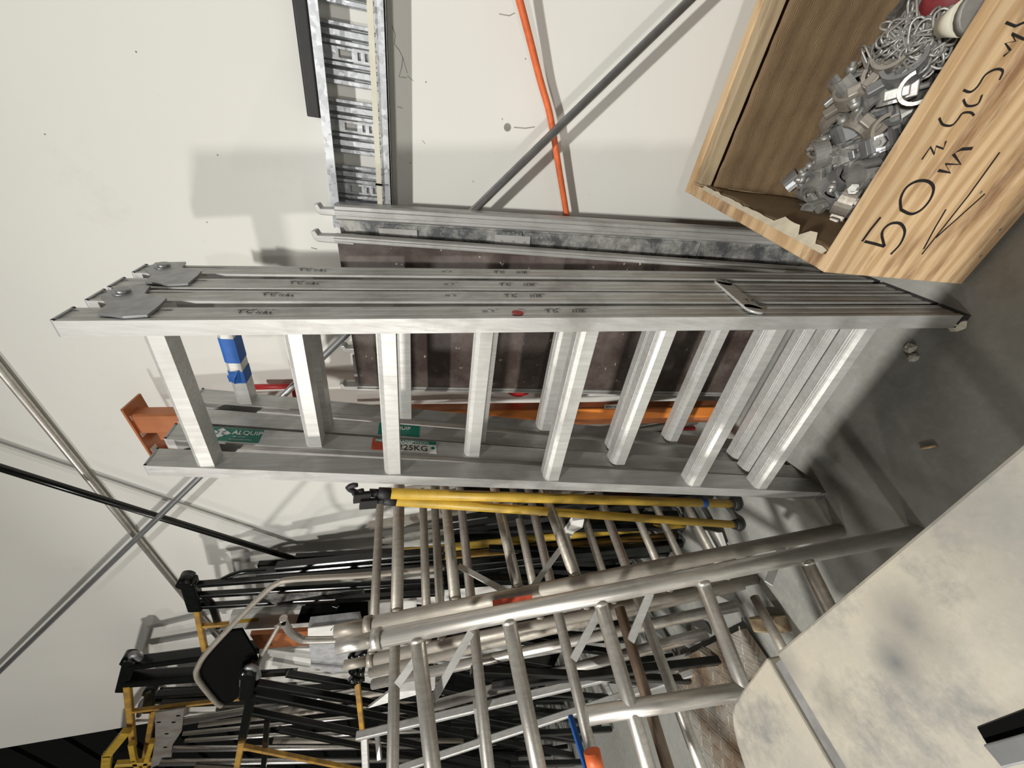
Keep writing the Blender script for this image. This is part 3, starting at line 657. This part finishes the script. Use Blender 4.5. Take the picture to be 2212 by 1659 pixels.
for k in range(26):
    z_ = k % 2
    x0, y0 = (rb_.uniform(1000, 1160), rb_.uniform(1430, 1660)) if z_ else (rb_.uniform(930, 1100), rb_.uniform(1120, 1260)); Y = rb_.uniform(.62, .9) if z_ else rb_.uniform(1.05, 1.24)
    a = at(x0, y0, Y); b = at(x0+rb_.uniform(260, 380), y0+rb_.uniform(-60, 40), Y-.1)
    b = a+(b-a)*((a.z-.02)/(a.z-b.z))
    w_ = rb_.uniform(.022, .045); tag(MB().bar(a, b, w_, .03, (0, 1, 0)).build('black_bar', 'steel_black'), 'black steel bar low in the heap beside the checker plate' if z_ else 'black steel bar standing behind the yellow braces and frame rungs', 'bar', 'low black bars by the checker plate' if z_ else 'black bars behind the yellow braces')
tag(MB().prism([V((-2.55, 1.26, 0)), V((-1.22, 1.26, 0)), V((-1.30, 1.335, 1.10)), V((-2.55, 1.335, 1.18))], (0, .012, 0)).build('form_board', 'steel_black'), 'dark sheet of formwork board leaning on the wall behind the frames', 'board')
tag(MB().bar(at(1232, 1548, .40), at(1280, 1700, .20), .018, .018).build('blue_bar', 'tape_blue'), 'blue painted bar beside the orange taped rung', 'bar')
plain('rust_tube', (.20, .14, .095), .5, .2, .4, 14)
tag(MB().tube(at(1338, 1312, .52), at(1452, 1690, .13), .0165).build('rusty_tube', 'rust_tube'), 'rusty brown tube slanting between the rungs of the nearest frame', 'tube')
tag(MB().tube(at(1630, 1290, .52), at(1712, 1440, .30), .0165).build('rusty_tube', 'tube_worn'), 'dull brown tube low beside the bench corner', 'tube')

# white planks
def plank(pts, Y, th, mat, name, label, cat):
    return tag(MB().prism([at(x, y, Y) for x, y in pts], (0, th, 0)).build(name, mat, bevel=.002), label, cat)
wp = thing('plank', at(600, 1340, 1.1).xy.to_3d(), 'white painted plank with a large black sticker in the stack', 'plank')
MB().prism([at(x, y, 1.10) for x, y in ((498, 1330), (900, 1296), (900, 1338), (492, 1362))], (0, .03, 0)).build('board', 'white_paint', wp)
MB().prism([at(x, y, 1.098) for x, y in ((652, 1310), (795, 1300), (795, 1336), (640, 1346))], (0, .003, 0)).build('black_sticker', 'black_matte', wp)
MB().prism([at(x, y, 1.098) for x, y in ((505, 1340), (560, 1335), (558, 1342), (503, 1348))], (0, .003, 0)).build('yellow_print', 'yellow', wp)
MB().ribbon([at(718, 1310, 1.096), at(728, 1313, 1.096), at(732, 1308, 1.096)], .006, (0, -1, 0)).build('white_mark', 'text_white', wp)
plank([(560, 1404), (690, 1400), (690, 1440), (555, 1448)], 1.02, .03, 'white_paint', 'plank', 'short white plank below the tubular loop opening', 'plank')
tag(MB().prism([at(x, y, 1.12) for x, y in ((560, 1285), (780, 1262), (790, 1300), (600, 1312))], (0, .02, 0)).build('plank', 'dirty_sheet'), 'stained grey plank behind the first trestle bars', 'plank')
pk = thing('paper_bag', at(740, 1420, .92).xy.to_3d(), 'crumpled grey bag with handwriting wedged by the frame spigots', 'bag')
bp = MB().prism([at(x, y, .93) for x, y in ((665, 1358), (775, 1345), (790, 1400), (770, 1440), (720, 1455), (672, 1440))], (0, .05, 0)).build('bag', 'cloth_grey', pk)
fx = MB().prism([at(x, y, .925) for x, y in ((665, 1358), (768, 1346), (768, 1368), (665, 1382))], (0, .004, 0)).build('flap', 'white_paint', pk)
for st in ([(714, 1362), (722, 1352), (726, 1364)], [(733, 1362), (736, 1361)], [(744, 1350), (746, 1360), (751, 1358)]):
    MB().ribbon([at(*p, .923) for p in st], .004, (0, -1, 0)).build('handwriting', 'ink', pk)
tag(MB().prism([at(x, y, 1.0) for x, y in ((540, 1372), (690, 1362), (690, 1392), (560, 1402))], (0, .02, 0)).build('plank', 'orange_beam'), 'dark rust-brown board under the white plank', 'plank')

# tubular loop with black panel (folded barrow)
lp = thing('barrow_frame', at(520, 1460, .92).xy.to_3d(), 'grey tubular barrow frame with a black panel in its bent loop', 'barrow')
MB().path([at(x, y, .92) for x, y in ((960, 1226), (800, 1242), (640, 1251), (600, 1260), (570, 1282), (500, 1352), (445, 1412), (428, 1440), (424, 1455), (432, 1474), (468, 1518), (480, 1524))], .0115, 12, 4).build('tube', 'tube_worn', lp)
MB().path([at(x, y, .93) for x, y in ((605, 1348), (560, 1425), (555, 1440))], .009, 10).build('stay', 'tube_worn', lp)
MB().prism([at(x, y, .93) for x, y in ((476, 1368), (522, 1362), (548, 1406), (560, 1436), (548, 1452), (526, 1468), (522, 1500), (500, 1518), (486, 1521), (470, 1512), (436, 1468), (431, 1450), (438, 1432))], (0, .012, 0)).build('panel', 'black_matte', lp)
al = thing('hooked_tube', at(700, 1385, .86).xy.to_3d(), 'aluminium tube with flattened bent end above the bag', 'tube')
MB().path([at(x, y, .84) for x, y in ((612, 1335), (617, 1350), (628, 1366), (645, 1378), (670, 1383), (800, 1377), (900, 1360))], .0145, 12, 4).build('tube', 'tube_alloy', al)
c = at(614, 1340, .836); MB().tube(c-V((0, .016, 0)), c+V((0, .014, 0)), .008, 10).build('bolt_hole', 'black_matte', al)

# floor clutter around the frame feet
cp_ = [atz(x, y, .05) for x, y in ((1455, 1430), (1600, 1360), (1640, 1420), (1780, 1640), (1520, 1700), (1470, 1560))]
ck = thing('checker_plate', cp_[0].xy.to_3d(), 'rusty checker plate lying on the floor by the bench corner', 'checker plate')
MB().prism(cp_, (0, 0, -.03)).build('plate', 'checker_plate', ck)
m_ = MB()
cx = sum((p for p in cp_), V())/len(cp_)
for i in range(26):
    for j in range(14):
        p = V((cx.x-.62+i*.046, cx.y-.33+j*.046, .05)); d = V((.013, .013*(1 if (i+j) % 2 else -1), 0))
        inside = sum(1 for k in range(6) if ((cp_[k].y > p.y) != (cp_[(k+1) % 6].y > p.y)) and p.x < (cp_[(k+1) % 6].x-cp_[k].x)*(p.y-cp_[k].y)/(cp_[(k+1) % 6].y-cp_[k].y)+cp_[k].x) % 2
        if inside: m_.bar(p-d, p+d, .006, .003)
tag(m_.build('tread_bars', 'checker_plate', ck), None, kind='stuff')
def chunk(x, y, s, mat, name, label, cat, z=0, flat=.7):
    p = atz(x, y, z+s*.4); m_ = MB(); n = 8; R = []
    for a in range(5):
        th = math.pi*(a+.35)/5.0; R.append([p+V((math.cos(k*2*math.pi/n)*math.sin(th)*s*random.uniform(.75, 1.1), math.sin(k*2*math.pi/n)*math.sin(th)*s*random.uniform(.75, 1.1), max(-s*.4, -math.cos(th)*s*flat*random.uniform(.8, 1.1)))) for k in range(n)])
    m_.loft(R); o = m_.build(name, mat); return tag(o, label, cat)
chunk(1966, 752, .016, 'stone', 'stone', 'small pale stone on the floor, the upper of two by the ladder foot', 'stone')
chunk(1972, 772, .014, 'stone', 'stone', 'small brownish stone on the floor, the lower of two by the ladder foot', 'stone')
chunk(2065, 700, .02, 'cream', 'stone', 'cream lump at the foot of the front ladder', 'stone')
chunk(1255, 1345, .05, 'stone', 'broken_block', 'broken pale block wedged behind the nearest frame stile', 'block', z=.3)
tag(MB().path([atz(1990, 968, .004), atz(2006, 966, .005), atz(2024, 962, .004)], .0035, 6).build('twig', 'ply_wood'), 'thin wooden splinter on the floor in front of the ladders', 'splinter')
a, b = atz(1650, 1345, .0), atz(1690, 1360, .0)
tag(MB().bar(a+V((0, 0, .03)), b+V((.05, 0, .03)), .05, .06).build('timber_offcut', 'batten_wood'), 'short timber offcut on the floor under the scaffold frames', 'timber offcut')
rg = MB(); pts = [atz(x, y, .03) for x, y in ((1505, 1140), (1560, 1150), (1570, 1180), (1530, 1195), (1515, 1165))]
tag(rg.prism(pts, (0, 0, .02)).build('crumpled_paper', 'white_paint'), 'crumpled white paper on the floor behind the yellow brace ends', 'paper')
tag(MB().prism([at(x, y, .9) for x, y in ((1238, 1125), (1262, 1122), (1258, 1140), (1240, 1150), (1228, 1170), (1222, 1150))], (0, .02, 0)).build('crumpled_paper', 'white_paint'), 'scrap of white paper caught between the frame rungs', 'paper')

# ------------------------------------------------------------------ plywood crate with couplers and chain
CW, CD, CH = 1.05, .605, .439; cang = math.radians(-2.6)
ex = V((math.cos(cang), math.sin(cang), 0)); ey = V((-math.sin(cang)+.06, math.cos(cang), 0)).normalized()
c0 = V((-.183, .686, 0))
crate = thing('crate', c0, 'open plywood crate marked 50mm holding couplers and chain', 'crate')
def cpt(x, y, z): return c0+ex*x+ey*y+V((0, 0, z))
def cbox(name, a, b, mat, parent=crate, bevel=.002):
    (x0, y0, z0), (x1, y1, z1) = a, b
    return MB().loft([[cpt(x0, y0, z), cpt(x1, y0, z), cpt(x1, y1, z), cpt(x0, y1, z)] for z in (z0, z1)]).build(name, mat, parent, bevel)
front = cbox('front_panel', (0, 0, .012), (CW, .022, CH), 'ply_wood')
cbox('back_panel', (0, CD-.028, .012), (CW, CD, CH), 'ply_wood')
cbox('side_panel', (0, .0225, .012), (.031, CD-.0285, CH-.002), 'ply_wood'); cbox('side_panel', (CW-.02, .0225, .012), (CW, CD-.0285, CH-.002), 'ply_wood')
cbox('base_panel', (.0315, .0225, .012), (CW-.02, CD-.0285, .03), 'ply_wood')
cbox('batten', (.0365, CD-.058, CH-.045), (CW-.03, CD-.0292, CH-.004), 'batten_wood')
cbox('corner_block', (.0315, CD-.0575, .03), (.036, CD-.0292, CH-.003), 'batten_wood', bevel=0)
# paper lining: wavy sheets on the back and on the side
def lining(fn, nu, nv, name, mat):
    m_ = MB(); vs = [fn(i/nu, j/nv) for i in range(nu+1) for j in range(nv+1)]
    fs = [(i*(nv+1)+j, (i+1)*(nv+1)+j, (i+1)*(nv+1)+j+1, i*(nv+1)+j+1) for i in range(nu) for j in range(nv)]
    off = (fn(.5, .5)-cpt(CW/2, CD/2, .2)).normalized()*.0015; k = len(vs)
    m_.add(vs, fs, True); o = m_.build(name, mat, crate); s = o.modifiers.new('solid', 'SOLIDIFY'); s.thickness = .002; return o
lining(lambda u, v: cpt(lerp(.037, CW-.03, u), CD-.064+.003*math.sin(u*60+v*5)+.002*math.sin(v*40), lerp(.032, CH-.05, v)), 60, 24, 'paper_lining', 'brown_paper')
lining(lambda u, v: cpt(.0345+.002*math.sin(u*19+v*7), lerp(.026, CD-.068, u), lerp(.032, CH-.022+.006*math.sin(u*31), v)), 30, 12, 'paper_lining', 'brown_paper')
tp = []
for i in range(29):
    u = i/28; tp.append((lerp(.03, CD-.08, u), .008+.004*random.random()+(.016 if .10 < u < .36 and i % 5 else 0)))
m_ = MB(); vs = []
for y, wd_ in tp: vs += [cpt(.029, y, CH+.0005), cpt(.029+wd_, y, CH-.004-wd_*.5)]
m_.add(vs, [(2*i, 2*i+2, 2*i+3, 2*i+1) for i in range(28)]); o = m_.build('torn_paper_edge', 'paper_torn', crate); s = o.modifiers.new('solid', 'SOLIDIFY'); s.thickness = .001
# marker writing on the front panel
ST = [[(1075, 1395), (1125, 1325), (1182, 1255)], [(1090, 1395), (1145, 1408), (1205, 1425)], [(1205, 1425), (1190, 1345), (1235, 1295), (1295, 1292), (1322, 1340), (1295, 1410), (1240, 1470)],
      [(1300, 1212), (1297, 1150), (1330, 1085), (1390, 1048), (1455, 1048), (1488, 1085), (1470, 1150), (1420, 1210), (1360, 1237), (1300, 1212)],
      [(1515, 985), (1585, 998), (1556, 948), (1645, 950), (1602, 890), (1650, 862), (1712, 858)],
      [(1420, 922), (1470, 850), (1492, 892), (1502, 845), (1545, 860), (1560, 815)],
      [(1520, 682), (1542, 720), (1592, 725), (1628, 690), (1655, 655), (1700, 650), (1722, 668)],
      [(1660, 575), (1682, 612), (1742, 602), (1768, 548)], [(1660, 520), (1700, 532), (1742, 500), (1788, 432), (1850, 400), (1888, 412), (1868, 462)],
      [(1892, 325), (1932, 292), (1902, 250), (1962, 238), (1940, 195), (2012, 228)], [(1905, 130), (1960, 152), (2015, 128)],
      [(1870, 880), (1690, 1130), (1500, 1370), (1420, 1470)], [(1560, 1210), (1500, 1310), (1430, 1440)], [(1785, 1120), (1640, 1250), (1500, 1375)]]
nf = -ey.cross(V((0, 0, 1))).cross(V((0, 0, 1))); nf = V((ex.y, -ex.x, 0))
for i, st in enumerate(ST):
    pts = [atp(1460+x/2.676, y/2.676, c0, nf)+nf*.0003 for x, y in st]
    if i in (2, 3, 6, 7, 8):
        q = []
        for k in range(len(pts)-1):
            p0, p1, p2, p3 = pts[max(0, k-1)], pts[k], pts[k+1], pts[min(len(pts)-1, k+2)]
            for s_ in range(4):
                t_ = s_/4; q.append(.5*((2*p1)+(p2-p0)*t_+(2*p0-5*p1+4*p2-p3)*t_*t_+(3*p1-p0-3*p2+p3)*t_**3))
        pts = q+[pts[-1]]
    MB().ribbon(pts, .0055 if i < 5 else .0036, nf, .0005).build('marker_stroke', 'ink', front)
for k in range(12):
    p = cpt(random.uniform(.02, .55), 0, random.choice((.03, .04, random.uniform(.05, .4)))); MB().tube(p+nf*.0008, p-nf*.001, .003, 8).build('nail', 'steel_grey', front)

# heap surface inside the crate
def heap(x, y):      # local crate coordinates -> height
    fx = min(1, max(0, (x-.04)/.42)); fy = max(0, 1-(y-.06)/.5)
    return .07+.03*fx+.085*fy*min(1, (x-.02)/.15)
m_ = MB(); nu, nv = 46, 28; vs = []
for i in range(nu+1):
    for j in range(nv+1):
        x, y = lerp(.038, CW-.03, i/nu), lerp(.026, CD-.07, j/nv); vs.append(cpt(x, y, heap(x, y)-.028+random.uniform(-.012, .012)))
m_.add(vs, [(i*(nv+1)+j, (i+1)*(nv+1)+j, (i+1)*(nv+1)+j+1, i*(nv+1)+j+1) for i in range(nu) for j in range(nv)])
tag(m_.build('small_parts_heap', 'grime'), 'heap of grimy small metal parts filling the crate bottom', 'metal parts', kind='stuff')

def arc(r0, r1, a0, a1, w, n=12):     # curved jaw: ring segment of width w
    m_ = MB(); R = []
    for k in range(n+1):
        a = math.radians(lerp(a0, a1, k/n)); c_, s_ = math.cos(a), math.sin(a)
        R.append([V((r0*c_, -w/2, r0*s_)), V((r1*c_, -w/2, r1*s_)), V((r1*c_, w/2, r1*s_)), V((r0*c_, w/2, r0*s_))])
    return m_.loft(R)
ORIG = {}
def coupler_proto(kind):
    t = thing('coupler', (0, 0, 0), 'x', 'coupler', 'scaffold couplers in the crate'); mt_ = ('zinc', 'tube_worn', 'steel_grey')[kind % 3]
    arc(.030, .038, 100, 290, .042).build('saddle', mt_, t)
    arc(.030, .037, -62+20*kind, 88+25*kind, .036).build('cap', mt_, t)
    MB().box((-.052, -.018, -.045), (-.030, .018, -.020)).box((-.060, -.012, -.030), (-.045, .012, .020)).build('lug', mt_, t, bevel=.003)
    MB().tube((.010, 0, -.062), (.030, 0, .060), .0065, 10).build('bolt', 'zinc', t)
    MB().tube((.026, 0, .034), (.029, 0, .050), .013, 6).build('nut', 'zinc', t)
    arc(.030, .038, -20, 165, .040).build('second_saddle', mt_, t)
    o = [c for c in t.children if c.name.startswith('second')][0]; o.location = V((-.070, .0, -.045)); o.rotation_euler = (0, .6*kind, 1.57)
    return t
def copy_tree(o, parent=None):
    c = o.copy(); col.objects.link(c); c.parent = parent
    for ch in list(o.children): copy_tree(ch, c)
    return c
bpy.context.view_layer.update()
PR = [coupler_proto(k) for k in range(3)]
CP = [(1722, 408, 1, 'brownish coupler alone at the corner end of the heap'), (1745, 440, 0, 'clear-zinc coupler lying lowest against the crate side'), (1790, 440, 0, 'silver coupler with ribbed grip beside the front panel, low end'),
      (1770, 385, 2, 'grey coupler between the brownish one and the bright double band'), (1800, 372, 0, 'coupler with two bright bands'), (1825, 400, 2, 'dark bluish coupler half buried near the front panel'), (1800, 330, 0, 'silver coupler above the bright bands'),
      (1845, 350, 0, 'coupler with round open jaw in the middle of the heap'), (1790, 292, 1, 'pale square-lugged coupler at the back of the heap'), (1815, 270, 0, 'wide open pale jaw coupler leaning on the paper lining'), (1860, 300, 1, 'dull coupler under the long curved jaw'),
      (1885, 270, 0, 'coupler with long curved jaw near the front panel'), (1855, 238, 1, 'brown-grey coupler with a round hole'), (1840, 215, 0, 'coupler standing upright near the chain'), (1915, 240, 2, 'grey coupler with round bolt head'), (1900, 215, 1, 'dusty coupler partly under the chain'),
      (1945, 225, 0, 'coupler with small square bracket beside the chain'), (1870, 395, 0, 'coupler pressed against the front panel rim'), (1905, 330, 2, 'dark coupler against the front panel, mid heap'), (1830, 450, 1, 'dull coupler nearest the crate corner by the front panel'), (1765, 350, 1, 'worn coupler at the back left of the heap'), (1835, 300, 2, 'grey coupler in the centre of the heap')]
used = set()
for px, py, k, lb in CP:
    P = atz(px, py, .13)
    for _ in range(8):
        l = P-c0; x = l.dot(ex); y = l.dot(ey); P = atz(px, py, heap(min(CW-.1, max(.07, x)), min(CD-.12, max(.06, y)))+.02)
    l = P-c0; x, y = min(CW-.1, max(.085, l.dot(ex))), min(CD-.135, max(.085, l.dot(ey)))
    o = PR[k] if k not in used else copy_tree(PR[k]); used.add(k)
    o.location = cpt(x, y, heap(x, y)+.030); o.rotation_euler = (random.uniform(-1.2, 1.2), random.uniform(-1.2, 1.2), random.uniform(0, 6.28)); s_ = random.uniform(.92, 1.12); o.scale = (s_,)*3
    o['label'] = lb
# chains of long wire links
def chain(label, px, n, seed, mat='zinc'):
    R = random.Random(seed); pts = []
    for x, y in px:
        P = atz(x, y, .2)
        for _ in range(6):
            l = P-c0; P = atz(x, y, heap(min(CW-.1, max(.07, l.dot(ex))), min(CD-.1, max(.05, l.dot(ey))))+.03)
        pts.append(P)
    t = thing('chain', pts[0]-V((0, 0, .03)), label, 'chain', 'wire chains in the crate'); q = []
    seg = n/(len(pts)-1)
    lk = None
    for k in range(n):
        u = k/n*(len(pts)-1); i = int(u); P = pts[i].lerp(pts[i+1], u-i); l = P-c0; x, y = min(CW-.1, max(.08, l.dot(ex))), min(CD-.11, max(.06, l.dot(ey)))
        loc = cpt(x, y, heap(x, y)+.014+R.uniform(0, .038))-WORLD[t.name]
        if lk is None:
            a_, b_ = .034, .012; pp = []
            for j in range(6): an = math.pi*(j/5-.5); pp.append(V((a_+b_*math.cos(an), b_*math.sin(an), 0)))
            for j in range(6): an = math.pi*(j/5+.5); pp.append(V((-a_+b_*math.cos(an), b_*math.sin(an), 0)))
            mm = MB().path(pp, .0030, 6, 0, True); WORLD['zero'] = V()
            class Z: name = 'zero'
            me = bpy.data.meshes.new('link'); me.from_pydata([tuple(p) for p in mm.v], [], mm.f); me.polygons.foreach_set('use_smooth', [True]*len(mm.f)); me.materials.append(MATS[mat]); lk = me
        o = bpy.data.objects.new('link', lk); col.objects.link(o); o.parent = t; o.location = loc
        o.rotation_euler = (R.uniform(-.9, .9), R.uniform(-.6, .6), R.uniform(0, 3.14))
    return t
chain('tangled zinc wire chain spilling towards the couplers', [(1905, 200), (1890, 165), (1925, 140), (1960, 190), (1990, 150), (1930, 120)], 46, 3)
chain('zinc wire chain heaped against the back lining', [(1960, 90), (1995, 60), (1970, 110), (2000, 120), (1975, 150)], 36, 5)
chain('zinc wire chain beside the front panel rim', [(2010, 150), (2040, 110), (2050, 100), (2025, 85), (2055, 95)], 34, 9)
# red sack and steel collar behind the chain
def crate_lump(x, y, s, mat, name, label, cat):
    p = cpt(x, y, heap(x, y)); m_ = MB(); n = 14; R = []
    for a in range(7):
        th = math.pi*(a+.3)/7; R.append([p+V((math.cos(k*2*math.pi/n)*math.sin(th)*s*random.uniform(.85, 1.1), math.sin(k*2*math.pi/n)*math.sin(th)*s*random.uniform(.85, 1.1), -math.cos(th)*s*.8)) for k in range(n)])
    m_.loft(R, sm=True); return tag(m_.build(name, mat), label, cat)
lq = atz(2018, 4, .2)-c0
crate_lump(lq.dot(ex), lq.dot(ey), .06, 'bag_red', 'sack', 'dark red sack lying in the crate behind the chain', 'sack')
pc = atz(2070, 42, .23); pd = atz(2100, 30, .24)
t = thing('steel_collar', pc-V((0, 0, .04)), 'cream conical steel collar on the heap beyond the chain', 'collar')
ax_ = (pd-pc).normalized(); MB().tube(pc-ax_*.03, pc+ax_*.03, .022, 20, .036).build('cone', 'cream', t); MB().tube(pc+ax_*.045, pc+ax_*.06, .04, 20).tube(pc+ax_*.03, pc+ax_*.045, .026, 20).build('flange', 'zinc', t)

# ------------------------------------------------------------------ dusty bench in the foreground
BZ = .75
bench = thing('bench', (-.35, -.3, 0), 'dusty grey-tan bench top with rounded corner in the foreground', 'bench')
def bz(x, y, z=BZ): return atz(x, y, z)
e0 = bz(1660, 1412); e1_ = bz(2212, 975); yE = (e0.y+e1_.y)/2
m_ = MB(); fold = bz(1806, 1665)
fd = (fold-e0); fold = e0+fd*3.2
def slab(pts, z0, z1): return MB().loft([[V((p.x, p.y, z)) for p in pts] for z in (z0, z1)])
topo = [V((e0.x+.016, yE, 0)), V((.55, yE, 0)), V((.55, fold.y, 0)), V((fold.x+.022, fold.y, 0))]
slab(topo, BZ-.03, BZ).build('top_board', 'dusty_board', bench, bevel=.004)
cr = [bz(*p) for p in ((1652, 1420), (1622, 1462), (1597, 1495), (1583, 1518), (1577, 1540), (1579, 1568), (1588, 1608), (1603, 1655))]
nxt = cr[-1]+(cr[-1]-cr[-2])*6.5
flap = cr+[V((nxt.x, nxt.y, 0)), V((fold.x-.004, fold.y, 0))]
slab(flap, BZ-.032, BZ-.003).build('flap_board', 'dusty_board', bench, bevel=.004)
slab([V((e0.x-.005, yE-.008, 0)), V((e0.x+.018, yE-.008, 0)), V((fold.x+.022, fold.y, 0)), V((fold.x-.006, fold.y, 0))], BZ-.028, BZ-.006).build('joint_strip', 'joint_dust', bench)
g0 = bz(2118, 1570); 
hb = MB().prism([bz(x, y, BZ+.0006) for x, y in ((2112, 1572), (2300, 1500), (2300, 1555), (2136, 1612))], (0, 0, .0008)).build('slot', 'black_matte', bench)
MB().bar(bz(2150, 1632, BZ+.004), bz(2350, 1580, BZ+.004), .017, .008).build('grey_stop', 'steel_grey', bench, bevel=.002)
for x, y in ((-.55, .09), (.45, .09), (-.55, -.6), (.45, -.6)): MB().bar((x, y, 0), (x, y, BZ-.03), .045, .045, (0, 1, 0)).build('leg', 'steel_grey', bench)
